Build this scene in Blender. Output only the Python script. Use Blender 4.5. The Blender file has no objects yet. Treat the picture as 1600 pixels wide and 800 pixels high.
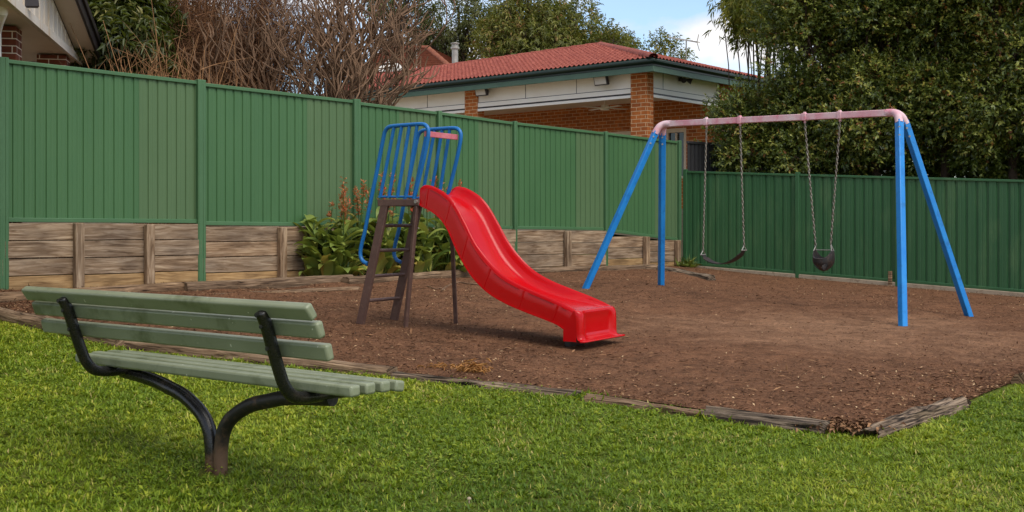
import bpy, math, random
import numpy as np
from mathutils import Vector, Matrix, noise as mnoise

SC = bpy.context.scene
COL = SC.collection
RAD = math.radians
F, HZ, CZ = 1780.0, 350.0, 1.411          # focal length in photo pixels, horizon row, eye height
SX, SY = -0.0355, 0.0366                  # the yard falls to the right and rises away from the viewer

# ------------------------------------------------------------------ measuring
def at(px, py, Y):
    return Vector(((px - 800) / F * Y, Y, CZ + (HZ - py) / F * Y))
def G(px, py):
    u = (px - 800) / F
    Y = CZ / ((py - HZ) / F + SX * u + SY)
    return Vector((u * Y, Y, CZ + (HZ - py) / F * Y))
def ss(t):
    t = max(0.0, min(1.0, t)); return t * t * (3 - 2 * t)
def ground(x, y):                         # falls a little more towards the foot of the back fence
    return SX * max(-14, min(14, x)) + SY * max(-12, min(24, y)) - .085 * ss((x - 1.5) / 3.5) * ss((y - 14.3) / 3)
def V(*a): return Vector(a)
def lerp(a, b, t): return a + (b - a) * t
def interp(x, xs, ys): return float(np.interp(x, xs, ys))

# ------------------------------------------------------------------ objects
ORI = {}
def tag(o, label=None, cat=None, group=None, kind=None):
    if label: o['label'] = label
    if cat: o['category'] = cat
    if group: o['group'] = group
    if kind: o['kind'] = kind
    return o
def thing(name, label, cat, loc, group=None):
    o = bpy.data.objects.new(name, None)
    COL.objects.link(o)
    o.empty_display_size = 0.1
    o.location = loc
    ORI[o] = Vector(loc)
    return tag(o, label, cat, group)
def root_origin(p):
    while p.parent: p = p.parent
    return ORI[p]
def copy_tree(o, parent=None):
    c = o.copy(); COL.objects.link(c); c.parent = parent
    if o in ORI: ORI[c] = ORI[o].copy()
    for ch in list(o.children): copy_tree(ch, c)
    return c

def link_mesh(name, me, mat, parent=None, origin=None, mw=False):
    o = bpy.data.objects.new(name, me)
    COL.objects.link(o)
    if parent is not None:
        o.parent = parent
    else:
        ORI[o] = Vector(origin); o.location = origin
    if mat is not None: me.materials.append(mat)
    return o

def auto_uv(me):
    uvl = me.uv_layers.new(name='UVMap')
    n = len(me.loops)
    co = np.empty(len(me.vertices) * 3); me.vertices.foreach_get('co', co); co = co.reshape(-1, 3)
    nv = np.empty(n, dtype=np.int32); me.loops.foreach_get('vertex_index', nv)
    np_ = len(me.polygons)
    nor = np.empty(np_ * 3); me.polygons.foreach_get('normal', nor); nor = nor.reshape(-1, 3)
    tot = np.empty(np_, dtype=np.int32); me.polygons.foreach_get('loop_total', tot)
    nl = np.repeat(nor, tot, axis=0)
    p = co[nv]
    tx = np.stack([-nl[:, 1], nl[:, 0]], 1); ln = np.linalg.norm(tx, axis=1)
    flat = ln < 0.6
    tx = tx / np.maximum(ln, 1e-6)[:, None]
    u = (p[:, :2] * tx).sum(1); v = p[:, 2].copy()
    u[flat] = p[flat, 0]; v[flat] = p[flat, 1]
    uvl.data.foreach_set('uv', np.stack([u, v], 1).ravel())

class MB:
    def __init__(s): s.v, s.f, s.uv = [], [], None
    def add(s, vs, fs):
        b = len(s.v); s.v += [Vector(p) for p in vs]; s.f += [tuple(i + b for i in f) for f in fs]
    def box(s, c, ax, ay, az):                 # centre and three half axes
        c, ax, ay, az = Vector(c), Vector(ax), Vector(ay), Vector(az)
        if ax.cross(ay).dot(az) < 0: az = -az
        q = [c + ax * i + ay * j + az * k for k in (-1, 1) for j in (-1, 1) for i in (-1, 1)]
        s.add(q, [(0, 2, 3, 1), (4, 5, 7, 6), (0, 1, 5, 4), (2, 6, 7, 3), (0, 4, 6, 2), (1, 3, 7, 5)])
    def bar(s, p0, p1, w, h, up=(0, 0, 1)):
        p0, p1 = Vector(p0), Vector(p1); d = p1 - p0; L = d.length; d.normalize()
        sd = d.cross(Vector(up)); sd.normalize(); u = sd.cross(d)
        s.box((p0 + p1) / 2, d * L / 2, sd * w / 2, u * h / 2)
    def rings(s, rings, caps=True, closed=True):
        n = len(rings[0]); b = len(s.v)
        for r in rings: s.v += [Vector(p) for p in r]
        for i in range(len(rings) - 1):
            for j in range(n if closed else n - 1):
                k = (j + 1) % n
                s.f.append((b + i * n + j, b + i * n + k, b + (i + 1) * n + k, b + (i + 1) * n + j))
        if caps and closed:
            s.f.append(tuple(b + j for j in reversed(range(n))))
            e = b + (len(rings) - 1) * n
            s.f.append(tuple(e + j for j in range(n)))
    def tube(s, pts, r, n=8, caps=True, squash=None, phase=0.0):
        pts = [Vector(p) for p in pts]; m = len(pts)
        rs = r if isinstance(r, (list, tuple)) else [r] * m
        d0 = (pts[1] - pts[0]).normalized()
        a = Vector((0, 0, 1)) if abs(d0.z) < 0.9 else Vector((1, 0, 0))
        x = d0.cross(a).normalized(); out = []
        for i in range(m):
            if i == 0: d = pts[1] - pts[0]
            elif i == m - 1: d = pts[-1] - pts[-2]
            else: d = (pts[i + 1] - pts[i]).normalized() + (pts[i] - pts[i - 1]).normalized()
            d.normalize(); x = (x - d * x.dot(d)).normalized(); y = d.cross(x)
            out.append([pts[i] + (x * math.cos(t) + y * math.sin(t)) * rs[i] for t in [phase + 2 * math.pi * k / n for k in range(n)]])
        s.rings(out, caps)
    def prism(s, poly, ext):                  # poly list of points, ext vector
        ext = Vector(ext); n = len(poly); p = [Vector(q) for q in poly]
        nn = Vector((0, 0, 0))
        for i in range(n): nn += p[i].cross(p[(i + 1) % n])
        if nn.dot(ext) > 0: p.reverse()
        s.add(p + [q + ext for q in p], [tuple(range(n)), tuple(reversed(range(n, 2 * n)))] +
              [(i, i + n, (i + 1) % n + n, (i + 1) % n) for i in range(n)])
    def build(s, name, mat, parent=None, origin=None, smooth=40, bevel=0, uv=False, seg=2):
        if parent is not None: o0 = root_origin(parent)
        else:
            if origin is None:
                xs = [p.x for p in s.v]; ys = [p.y for p in s.v]
                origin = Vector(((min(xs) + max(xs)) / 2, (min(ys) + max(ys)) / 2, min(p.z for p in s.v)))
            o0 = Vector(origin)
        me = bpy.data.meshes.new(name)
        me.from_pydata([p - o0 for p in s.v], [], s.f)
        me.update()
        if smooth:
            me.polygons.foreach_set('use_smooth', [True] * len(me.polygons))
            me.set_sharp_from_angle(angle=RAD(smooth))
        if uv: auto_uv(me)
        o = link_mesh(name, me, mat, parent, o0)
        if bevel:
            m = o.modifiers.new('bevel', 'BEVEL'); m.width = bevel; m.segments = seg; m.limit_method = 'ANGLE'
            m.angle_limit = RAD(35); m.harden_normals = False
        return o

def np_mesh(name, verts, quads, tris, mat, tint=None, parent=None, origin=None, smooth=False):
    o0 = np.array(root_origin(parent) if parent is not None else origin, dtype=float)
    verts = verts - o0
    me = bpy.data.meshes.new(name)
    nq = 0 if quads is None else len(quads); nt = 0 if tris is None else len(tris)
    li = np.concatenate(([quads.ravel()] if nq else []) + ([tris.ravel()] if nt else [])).astype(np.int32)
    st = np.concatenate([np.arange(nq) * 4, nq * 4 + np.arange(nt) * 3]).astype(np.int32)
    me.vertices.add(len(verts)); me.vertices.foreach_set('co', verts.astype(np.float32).ravel())
    me.loops.add(len(li)); me.loops.foreach_set('vertex_index', li)
    me.polygons.add(nq + nt); me.polygons.foreach_set('loop_start', st)
    me.update(calc_edges=True)
    if smooth: me.polygons.foreach_set('use_smooth', np.ones(nq + nt, dtype=bool))
    if tint is not None:
        a = me.attributes.new('tint', 'FLOAT', 'POINT'); a.data.foreach_set('value', tint.astype(np.float32))
    return link_mesh(name, me, mat, parent, Vector(o0))

def nrm(a): return a / np.maximum(np.linalg.norm(a, axis=-1, keepdims=True), 1e-9)
def rdir(rng, n): return nrm(rng.normal(size=(n, 3)))
_LAT = np.random.default_rng(5).random((256, 256))
def vnoise(x, y):
    xi = np.floor(x).astype(int); yi = np.floor(y).astype(int); fx = x - xi; fy = y - yi
    fx = fx * fx * (3 - 2 * fx); fy = fy * fy * (3 - 2 * fy)
    g = lambda i, j: _LAT[i % 256, j % 256]
    return (g(xi, yi) * (1 - fx) + g(xi + 1, yi) * fx) * (1 - fy) + (g(xi, yi + 1) * (1 - fx) + g(xi + 1, yi + 1) * fx) * fy

def leaf_geo(c, d, n, L, W, fold=0.3, droop=0.0, wide=0.45):
    side = nrm(np.cross(d, n)); n = np.cross(side, d); L = L[:, None]; W = W[:, None]
    mid = c + d * L * wide
    tip = c + d * L - n * L * droop - np.array([0, 0, 1.0]) * L * droop * .5
    l = mid + side * W * .5 + n * W * fold * .5; r = mid - side * W * .5 + n * W * fold * .5
    N = len(c); v = np.stack([c, l, tip, r], 1).reshape(-1, 3); b = np.arange(N) * 4
    t = np.concatenate([np.stack([b, b + 2, b + 1], 1), np.stack([b, b + 3, b + 2], 1)])
    return v, t
def shoots(rng, P, A, k, slen, L, W, spread=0.9, tj=0.12, fold=0.3, droop=0.1, up=0.3, pt=None):
    cs, ds, ns, ts = [], [], [], []
    base_t = rng.random(len(P)) if pt is None else pt
    for j in range(k):
        t = (j + .6) / k
        q = rdir(rng, len(P)); p = nrm(q - A * (q * A).sum(1, keepdims=True))
        d = nrm(A * (.45 + .5 * t) + p * spread + np.array([0, 0, up]) * .2)
        cs.append(P + A * slen * t); ds.append(d)
        ns.append(nrm(A * .7 + np.array([0, 0, .8]) + rdir(rng, len(P)) * .5)); ts.append(np.clip(base_t + rng.normal(0, tj, len(P)), 0, 1))
    c = np.concatenate(cs); d = np.concatenate(ds); n = np.concatenate(ns); t = np.concatenate(ts)
    N = len(c); ll = L * rng.uniform(.65, 1.25, N); ww = W * rng.uniform(.7, 1.2, N)
    v, f = leaf_geo(c, d, n, ll, ww, fold, droop)
    return v, f, np.repeat(t, 4)
def merge(parts):
    vs, fs, ts, b = [], [], [], 0
    for v, f, t in parts: vs.append(v); fs.append(f + b); ts.append(t); b += len(v)
    return np.concatenate(vs), np.concatenate(fs), np.concatenate(ts)
def twig_geo(rng, P, D, L, r, bend=0.3, n=3, k=4):
    N = len(P); r = np.broadcast_to(np.asarray(r, float), (N,)); bd = rdir(rng, N) * bend; a = nrm(np.cross(D, rdir(rng, N))); b = np.cross(D, a); vs = []
    for i in range(k):
        t = i / (k - 1); c = P + D * (L * t)[:, None] + bd * (L * t * t)[:, None] + np.array([0, 0, 1.]) * (L * t * t * .18)[:, None]
        rr = (r * (1 - .75 * t))[:, None]
        for j in range(n):
            th = 2 * math.pi * j / n; vs.append(c + (a * math.cos(th) + b * math.sin(th)) * rr)
    v = np.stack(vs, 1).reshape(-1, 3); base = np.arange(N) * n * k; q = []
    for i in range(k - 1):
        for j in range(n):
            m = (j + 1) % n; q.append(np.stack([base + i * n + j, base + i * n + m, base + (i + 1) * n + m, base + (i + 1) * n + j], 1))
    return v, np.concatenate(q)

# ------------------------------------------------------------------ materials
class NT:
    def __init__(s, name):
        s.m = bpy.data.materials.new(name); s.m.use_nodes = True; s.t = s.m.node_tree; s.t.nodes.clear()
        s.out = s.n('ShaderNodeOutputMaterial')
    def n(s, typ, **kw):
        nd = s.t.nodes.new(typ)
        for k, v in kw.items(): setattr(nd, k, v)
        return nd
    def l(s, a, b): s.t.links.new(a, b)
    def coord(s, kind='Object', scale=(1, 1, 1), rot=(0, 0, 0)):
        c = s.n('ShaderNodeTexCoord'); mp = s.n('ShaderNodeMapping'); s.l(c.outputs[kind], mp.inputs[0])
        mp.inputs['Scale'].default_value = scale; mp.inputs['Rotation'].default_value = rot
        return mp.outputs[0]
    def noise(s, vec, scale, detail=4, rough=.55, dist=0):
        nd = s.n('ShaderNodeTexNoise'); s.l(vec, nd.inputs['Vector']); nd.inputs['Scale'].default_value = scale
        nd.inputs['Detail'].default_value = detail; nd.inputs['Roughness'].default_value = rough; nd.inputs['Distortion'].default_value = dist
        return nd.outputs['Fac']
    def ramp(s, fac, stops, interp='LINEAR'):
        r = s.n('ShaderNodeValToRGB'); r.color_ramp.interpolation = interp; e = r.color_ramp.elements
        while len(e) < len(stops): e.new(.5)
        for i, (p, c) in enumerate(stops): e[i].position = p; e[i].color = (*c, 1) if len(c) == 3 else c
        s.l(fac, r.inputs[0]); return r.outputs[0]
    def mix(s, fac, a, b, mode='MIX'):
        m = s.n('ShaderNodeMix', data_type='RGBA', blend_type=mode)
        for sock, val in ((m.inputs[0], fac), (m.inputs[6], a), (m.inputs[7], b)):
            if isinstance(val, bpy.types.NodeSocket): s.l(val, sock)
            elif isinstance(val, (int, float)): sock.default_value = val
            else: sock.default_value = (*val, 1)
        return m.outputs[2]
    def math(s, op, a, b=0.0):
        m = s.n('ShaderNodeMath', operation=op)
        for sock, val in ((m.inputs[0], a), (m.inputs[1], b)):
            if isinstance(val, bpy.types.NodeSocket): s.l(val, sock)
            else: sock.default_value = val
        return m.outputs[0]
    def bump(s, h, strength=.3, dist=.01, prev=None):
        b = s.n('ShaderNodeBump'); b.inputs['Strength'].default_value = strength; b.inputs['Distance'].default_value = dist
        s.l(h, b.inputs['Height'])
        if prev: s.l(prev, b.inputs['Normal'])
        return b.outputs[0]
    def pbr(s, col, rough=.6, normal=None, metal=0, spec=.5, coat=0):
        p = s.n('ShaderNodeBsdfPrincipled')
        for k, v in (('Base Color', col), ('Roughness', rough), ('Metallic', metal), ('Specular IOR Level', spec), ('Coat Weight', coat)):
            if isinstance(v, bpy.types.NodeSocket): s.l(v, p.inputs[k])
            elif k == 'Base Color': p.inputs[k].default_value = (*v, 1)
            else: p.inputs[k].default_value = v
        if normal: s.l(normal, p.inputs['Normal'])
        s.l(p.outputs[0], s.out.inputs[0]); return p

def scol(r, g, b):
    f = lambda c: c / 12.92 if c <= .04045 else ((c + .055) / 1.055) ** 2.4
    return tuple(f(x / 255) for x in (r, g, b))

def m_paint(name, c1, c2, rough=.45, scale=3, spec=.4, bump=.05, dirt=None, speck=None, stretch=(1, 1, 1), coat=0, metal=0, mud=None):
    t = NT(name); co = t.coord('Object', stretch)
    f = t.noise(co, scale, 6, .6)
    col = t.ramp(f, [(.3, c1), (.7, c2)])
    fine = t.noise(co, scale * 14, 3)
    if dirt:
        d = t.ramp(t.noise(co, scale * 2.3, 8, .7), [(.52, (0, 0, 0)), (.68, (1, 1, 1))])
        col = t.mix(d, col, dirt)
    if speck:
        sp = t.ramp(t.noise(t.coord('Object'), 38, 2, .5), [(.735, (0, 0, 0)), (.755, (1, 1, 1))])
        col = t.mix(sp, col, speck)
    if mud:                                   # soil splashed over the foot of the thing, mud = height it reaches
        sp = t.n('ShaderNodeSeparateXYZ'); t.l(t.coord('Object'), sp.inputs[0])
        hgt = t.math('ADD', t.math('DIVIDE', sp.outputs[2], mud), t.math('MULTIPLY', t.math('SUBTRACT', t.noise(t.coord('Object'), 16, 6, .7), .5), 1.6))
        col = t.mix(t.ramp(hgt, [(.35, (.85, .85, .85)), (.95, (0, 0, 0))]), col, scol(104, 78, 58))
    rr = t.ramp(fine, [(.2, (rough * .8,) * 3), (.8, (min(1, rough * 1.25),) * 3)])
    t.pbr(col, rr, t.bump(fine, bump, .004), spec=spec, coat=coat, metal=metal)
    return t.m

def m_wood(name, stops, per=.6, rough=.85, us=1.3, vs=26, bump=.5):
    t = NT(name); co = t.coord('UV', (us, vs, 1))
    oi = t.n('ShaderNodeObjectInfo'); add = t.n('ShaderNodeVectorMath', operation='ADD'); t.l(co, add.inputs[0])
    sc = t.n('ShaderNodeVectorMath', operation='SCALE'); sc.inputs[0].default_value = (37, 91, 13); t.l(oi.outputs['Random'], sc.inputs['Scale']); t.l(sc.outputs[0], add.inputs[1])
    v = add.outputs[0]
    g = t.noise(v, 1.0, 9, .62, 1.2); big = t.noise(t.coord('UV', (1.1, 3.5, 1)), 1.7, 3)
    col = t.ramp(g, stops)
    dk = t.ramp(big, [(.35, (.55, .52, .5)), (.62, (1.12, 1.08, 1.0))])
    col = t.mix(.8, col, dk, 'MULTIPLY')
    tone = t.ramp(oi.outputs['Random'], [(0, (.8, .8, .82)), (.5, (1, .97, .93)), (1, (1.15, 1.02, .88))])
    col = t.mix(per, col, tone, 'MULTIPLY')
    t.pbr(col, rough, t.bump(g, bump, .012), spec=.2)
    return t.m

def m_leaf(name, stops, rough=.45, trans=.3, spec=.4):
    t = NT(name); a = t.n('ShaderNodeAttribute', attribute_name='tint')
    col = t.ramp(a.outputs['Fac'], stops)
    p = t.pbr(col, rough, spec=spec)
    tr = t.n('ShaderNodeBsdfTranslucent'); t.l(t.mix(.5, col, (.25, .3, .02), 'MIX'), tr.inputs[0])
    mx = t.n('ShaderNodeMixShader'); mx.inputs[0].default_value = trans
    t.l(p.outputs[0], mx.inputs[1]); t.l(tr.outputs[0], mx.inputs[2]); t.l(mx.outputs[0], t.out.inputs[0])
    return t.m

def m_brick(name, c1, c2, mort, bw=.24, rh=.086):
    t = NT(name); co = t.coord('UV')
    b = t.n('ShaderNodeTexBrick'); t.l(co, b.inputs['Vector'])
    b.inputs['Color1'].default_value = (*c1, 1); b.inputs['Color2'].default_value = (*c2, 1); b.inputs['Mortar'].default_value = (*mort, 1)
    b.inputs['Scale'].default_value = 1; b.inputs['Mortar Size'].default_value = .0065; b.inputs['Mortar Smooth'].default_value = .2
    b.inputs['Brick Width'].default_value = bw; b.inputs['Row Height'].default_value = rh; b.inputs['Bias'].default_value = -.1
    n = t.noise(co, 9, 5)
    col = t.mix(.55, b.outputs['Color'], t.ramp(n, [(.3, (.65, .6, .58)), (.7, (1.2, 1.15, 1.1))]), 'MULTIPLY')
    h = t.math('ADD', t.math('MULTIPLY', b.outputs['Fac'], -1.0), t.math('MULTIPLY', t.noise(co, 120, 2), .3))
    t.pbr(col, .85, t.bump(h, .6, .006), spec=.2)
    return t.m

MT = {}
MT['fence_fresh'] = m_paint('fence_green', scol(62, 100, 62), scol(71, 108, 68), .5, 1.2, .35, .03, stretch=(1, 1, .35))
MT['fence_faded'] = m_paint('fence_green_faded', scol(78, 105, 70), scol(86, 111, 76), .55, 1.2, .3, .03, stretch=(1, 1, .35))
MT['fence_post'] = m_paint('fence_post_green', scol(66, 102, 68), scol(74, 110, 74), .5, 2, .35, .03)
MT['fence_back'] = m_paint('fence_green_shaded', scol(46, 88, 54), scol(56, 97, 60), .45, 1.4, .4, .03, stretch=(1, 1, .3), dirt=scol(70, 104, 66))  # the fence green again, darkened in colour for the shade of the hedge
MT['fence_black'] = m_paint('fence_charcoal', scol(48, 48, 50), scol(60, 58, 58), .5, 2)
MT['sleeper'] = m_wood('weathered_sleeper', [(.28, scol(78, 62, 48)), (.43, scol(128, 108, 88)), (.56, scol(156, 138, 118)), (.72, scol(184, 167, 145))], us=2.2, vs=24)
MT['sleeper_low'] = m_wood('tan_sleeper', [(.28, scol(112, 86, 58)), (.5, scol(168, 138, 98)), (.75, scol(196, 168, 126))], us=2.2, vs=24)
MT['log'] = m_wood('edging_log', [(.36, scol(44, 34, 26)), (.44, scol(104, 84, 66)), (.56, scol(142, 120, 98)), (.72, scol(172, 150, 126))], us=2.4, vs=46, bump=1.0)
MT['log_grey'] = m_wood('rotten_log', [(.40, scol(30, 25, 21)), (.48, scol(96, 84, 72)), (.58, scol(144, 129, 113)), (.74, scol(180, 166, 149))], us=2.4, vs=44, bump=1.2)
MT['concrete'] = m_paint('concrete', scol(150, 135, 115), scol(172, 155, 132), .9, 5, .2, .3, dirt=scol(120, 100, 80))
MT['bench'] = m_paint('bench_green', scol(120, 126, 100), scol(134, 140, 114), .36, 2.2, .45, .06, dirt=scol(94, 100, 72), speck=scol(200, 200, 180))
MT['black'] = m_paint('black_enamel', scol(20, 20, 20), scol(28, 27, 26), .28, 6, .5, .15, dirt=scol(44, 38, 33), mud=.12)
MT['black_dirty'] = m_paint('soiled_black_enamel', scol(24, 23, 22), scol(38, 34, 30), .5, 8, .4, .2, dirt=scol(82, 64, 48), mud=.2)
MT['blue'] = m_paint('blue_enamel', scol(18, 118, 198), scol(34, 134, 206), .36, 4, .45, .05, dirt=scol(24, 106, 174))
MT['blue_dark'] = m_paint('blue_rail_enamel', scol(16, 96, 162), scol(24, 108, 176), .34, 4, .45, .05)
MT['pink'] = m_paint('faded_pink_paint', scol(208, 120, 138), scol(222, 206, 208), .5, 2.6, .35, .06, dirt=scol(206, 120, 138))
MT['pink_red'] = m_paint('faded_red_paint', scol(176, 82, 92), scol(198, 118, 126), .5, 8, .35, .06)
MT['red'] = m_paint('red_plastic', scol(178, 0, 8), scol(186, 0, 9), .2, 2, .3, .0)
MT['brown'] = m_paint('brown_enamel', scol(84, 62, 56), scol(100, 76, 68), .5, 7, .4, .08, dirt=scol(112, 88, 76))
MT['steel'] = m_paint('dull_steel', scol(120, 112, 102), scol(150, 142, 130), .45, 12, .5, .1, dirt=scol(96, 76, 60), metal=.5)
MT['galv'] = m_paint('galvanised', scol(140, 136, 128), scol(175, 170, 160), .45, 6, .5, .05, metal=.6)
MT['rubber'] = m_paint('black_rubber', scol(30, 27, 26), scol(48, 42, 40), .55, 9, .4, .1, dirt=scol(84, 66, 54))
MT['brick'] = m_brick('orange_brick', scol(192, 112, 56), scol(158, 88, 48), scol(214, 188, 150))
MT['brick_red'] = m_brick('brown_brick', scol(122, 66, 44), scol(96, 50, 36), scol(225, 210, 190))
MT['white'] = m_paint('white_board', scol(236, 230, 222), scol(242, 238, 232), .6, 2, .3, .03)
MT['white_stained'] = m_paint('stained_white_board', scol(226, 218, 208), scol(206, 192, 172), .65, 1.6, .3, .05, stretch=(1, 1, .2), dirt=scol(196, 172, 138))
MT['cream'] = m_paint('cream_soffit', scol(222, 206, 186), scol(230, 216, 198), .7, 2, .25, .03)
MT['gutter'] = m_paint('dark_green_gutter', scol(14, 32, 26), scol(20, 40, 32), .35, 3)
MT['fascia'] = m_paint('green_fascia', scol(66, 92, 76), scol(76, 102, 86), .5, 3)
MT['tile'] = m_paint('terracotta_tile', scol(112, 48, 40), scol(152, 82, 66), .75, 9, .25, .2, dirt=scol(176, 104, 88))
MT['tile_brown'] = m_paint('brown_tile', scol(120, 68, 48), scol(142, 86, 62), .7, 5, .3, .2, dirt=scol(96, 58, 44))
MT['dark'] = m_paint('dark_trim', scol(44, 38, 40), scol(56, 48, 50), .4, 3)
MT['glass'] = m_paint('window_glass', scol(30, 34, 38), scol(44, 50, 54), .06, 1, .6, .0)
MT['lens'] = m_paint('lamp_glass', scol(190, 182, 172), scol(202, 196, 188), .15, 2, .6, .0)
MT['bark'] = m_paint('grey_bark', scol(70, 58, 50), scol(104, 90, 78), .9, 12, .2, .6)
MT['bark_dark'] = m_paint('dark_bark', scol(58, 46, 38), scol(82, 66, 54), .9, 12, .2, .5)
MT['bare'] = m_paint('bare_branch', scol(88, 67, 51), scol(134, 106, 83), .85, 7, .2, .3)
MT['twig'] = m_leaf('brown_twig', [(0, scol(84, 58, 42)), (.5, scol(124, 88, 62)), (1, scol(168, 126, 88))], .9, .0, .2)
MT['hedge'] = m_leaf('lilly_pilly_leaf', [(0, scol(40, 56, 22)), (.5, scol(96, 110, 44)), (.86, scol(170, 172, 80)), (.97, scol(170, 156, 74)), (1, scol(150, 98, 52))], .38, .3, .5)
MT['bamboo'] = m_leaf('bamboo_leaf', [(0, scol(78, 88, 28)), (.5, scol(124, 130, 48)), (1, scol(176, 164, 76))], .5, .3)
MT['gum'] = m_leaf('gum_leaf', [(0, scol(74, 80, 34)), (.5, scol(118, 122, 54)), (.85, scol(150, 138, 70)), (1, scol(132, 92, 54))], .5, .25)
MT['gum_far'] = m_leaf('grey_gum_leaf', [(0, scol(70, 76, 44)), (.6, scol(112, 116, 66)), (1, scol(126, 118, 76))], .55, .25)
MT['broad'] = m_leaf('broad_leaf', [(0, scol(44, 54, 24)), (.6, scol(82, 92, 44)), (1, scol(136, 130, 76))], .45, .25)
MT['canna'] = m_leaf('canna_leaf', [(0, scol(70, 90, 38)), (.55, scol(132, 148, 70)), (.85, scol(172, 168, 84)), (1, scol(192, 160, 84))], .35, .28, .5)
MT['flower'] = m_leaf('canna_flower', [(0, scol(176, 124, 82)), (.5, scol(196, 106, 66)), (1, scol(200, 60, 46))], .6, .25)
MT['grass'] = m_leaf('grass_blade', [(0, scol(72, 102, 22)), (.4, scol(126, 148, 36)), (.75, scol(176, 180, 54)), (.92, scol(184, 176, 88)), (1, scol(192, 170, 112))], .5, .35, .3)
MT['chips'] = m_leaf('bark_chip', [(0, scol(64, 44, 32)), (.55, scol(116, 84, 60)), (.85, scol(160, 122, 88)), (1, scol(205, 175, 135))], .9, 0, .15)
MT['straw'] = m_leaf('straw', [(0, scol(176, 122, 72)), (1, scol(222, 172, 112))], .9, .1, .15)

def m_soil():
    t = NT('bark_mulch'); co = t.coord('Object')
    f = t.math('ADD', t.math('MULTIPLY', t.noise(co, 34, 10, .75), .6), t.math('MULTIPLY', t.noise(co, 95, 4, .7), .4)); m2 = t.noise(co, 3.2, 7, .65); big = t.noise(co, .42, 4, .55, .6)
    base = t.ramp(f, [(.28, scol(48, 31, 22)), (.42, scol(94, 65, 47)), (.55, scol(126, 92, 69)), (.7, scol(168, 130, 100))])
    worn = t.ramp(f, [(.3, scol(84, 62, 47)), (.5, scol(146, 113, 88)), (.7, scol(188, 154, 126))])
    # worn hollow under the swings, trodden pale
    gm = t.n('ShaderNodeTexCoord'); sep = t.n('ShaderNodeSeparateXYZ'); t.l(gm.outputs['Object'], sep.inputs[0])
    dx = t.math('MULTIPLY', t.math('SUBTRACT', sep.outputs[0], 2.3), .40); dy = t.math('MULTIPLY', t.math('SUBTRACT', sep.outputs[1], -1.6), .33)
    r = t.math('SQRT', t.math('ADD', t.math('MULTIPLY', dx, dx), t.math('MULTIPLY', dy, dy)))
    w = t.math('ADD', t.math('SUBTRACT', 1.0, r), t.math('MULTIPLY', t.math('SUBTRACT', big, .5), 1.6))
    wf = t.ramp(t.math('ADD', w, t.math('MULTIPLY', t.math('SUBTRACT', m2, .5), 1.3)), [(.15, (0, 0, 0)), (1.0, (.75, .75, .75))])
    col = t.mix(wf, base, worn)
    m3 = t.noise(co, 9, 6, .7)
    col = t.mix(.75, col, t.ramp(m2, [(.32, (.66, .64, .62)), (.68, (1.18, 1.12, 1.06))]), 'MULTIPLY')
    col = t.mix(.7, col, t.ramp(m3, [(.36, (.6, .58, .56)), (.5, (1, 1, 1)), (.66, (1.22, 1.16, 1.08))]), 'MULTIPLY')
    h = t.math('ADD', f, t.math('MULTIPLY', m2, .8))
    t.pbr(col, .95, t.bump(h, .9, .03), spec=.1)
    return t.m
MT['soil'] = m_soil()
def m_lawn():
    t = NT('lawn_thatch'); co = t.coord('Object')
    f = t.noise(co, 30, 8, .7); big = t.noise(co, 1.2, 4)
    col = t.ramp(f, [(.3, scol(48, 60, 18)), (.5, scol(84, 102, 30)), (.7, scol(110, 118, 46))])
    col = t.mix(t.ramp(big, [(.4, (0, 0, 0)), (.7, (.6, .6, .6))]), col, scol(92, 84, 44))
    t.pbr(col, .95, t.bump(f, .8, .03), spec=.1)
    return t.m
MT['lawn'] = m_lawn()
# ------------------------------------------------------------------ ground, bark pit
xs = [-90, -60, -40, -26, -20] + list(np.arange(-14, 14.1, 1.0)) + [20, 26, 40, 60, 90]
ys = [-30, -20, -12, -6] + list(np.arange(-2, 24.1, 1.0)) + [30, 45, 70, 110, 160]
mb = MB(); nx = len(xs)
mb.v = [V(x, y, ground(x, y)) for y in ys for x in xs]
mb.f = [(j * nx + i, j * nx + i + 1, (j + 1) * nx + i + 1, (j + 1) * nx + i) for j in range(len(ys) - 1) for i in range(nx - 1)]
tag(mb.build('lawn_ground', MT['lawn'], origin=(0, 0, 0)), kind='structure')

FR = [G(0, 494), G(80, 515), G(200, 537), G(420, 560), G(590, 580), G(740, 597), G(900, 613), G(1100, 643), G(1290, 668),
      G(1345, 680), G(1430, 655), G(1500, 632), G(1600, 592)]
d = (FR[0] - FR[2]).normalized(); FR.insert(0, FR[0] + d * 6)
d = (FR[-1] - FR[-3]).normalized(); FR.append(FR[-1] + d * 6)
FRX = [p.x for p in FR]; FRY = [p.y for p in FR]
def front_y(x): return np.interp(x, FRX, FRY)

# left fence line, back fence line
P0 = V(-5.62, 12.54, 0); P0.x = (3 - 800) / F * 12.54
DF = V(0.7097, 0.7045, 0).normalized(); NF = V(DF.y, -DF.x, 0)        # towards the yard
def line_y(px):
    u = (px - 800) / F
    t = (P0.x - u * P0.y) / (u * DF.y - DF.x)
    return t, P0.y + DF.y * t
CORNER = V(3.19, 21.2, 0); DB = V(4.67, -3.7, 0).normalized(); NB = V(-DB.y, DB.x, 0) * -1   # towards the yard
BK = [P0 - DF * 9 + NF * .05, P0 + NF * .05, P0 + DF * 6 + NF * .05, CORNER + NF * .05, CORNER + DB * 3, CORNER + DB * 6, CORNER + DB * 12, CORNER + DB * 18]
def along(pl, n):
    L = [0]
    for a, b in zip(pl, pl[1:]): L.append(L[-1] + (b - a).length)
    q = np.linspace(0, L[-1], n)
    return np.stack([np.interp(q, L, [p.x for p in pl]), np.interp(q, L, [p.y for p in pl])], 1)
na, nr = 170, 70
A, B = along(FR, na), along(BK, na)
t = np.linspace(0, 1, nr)[:, None, None]
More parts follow.
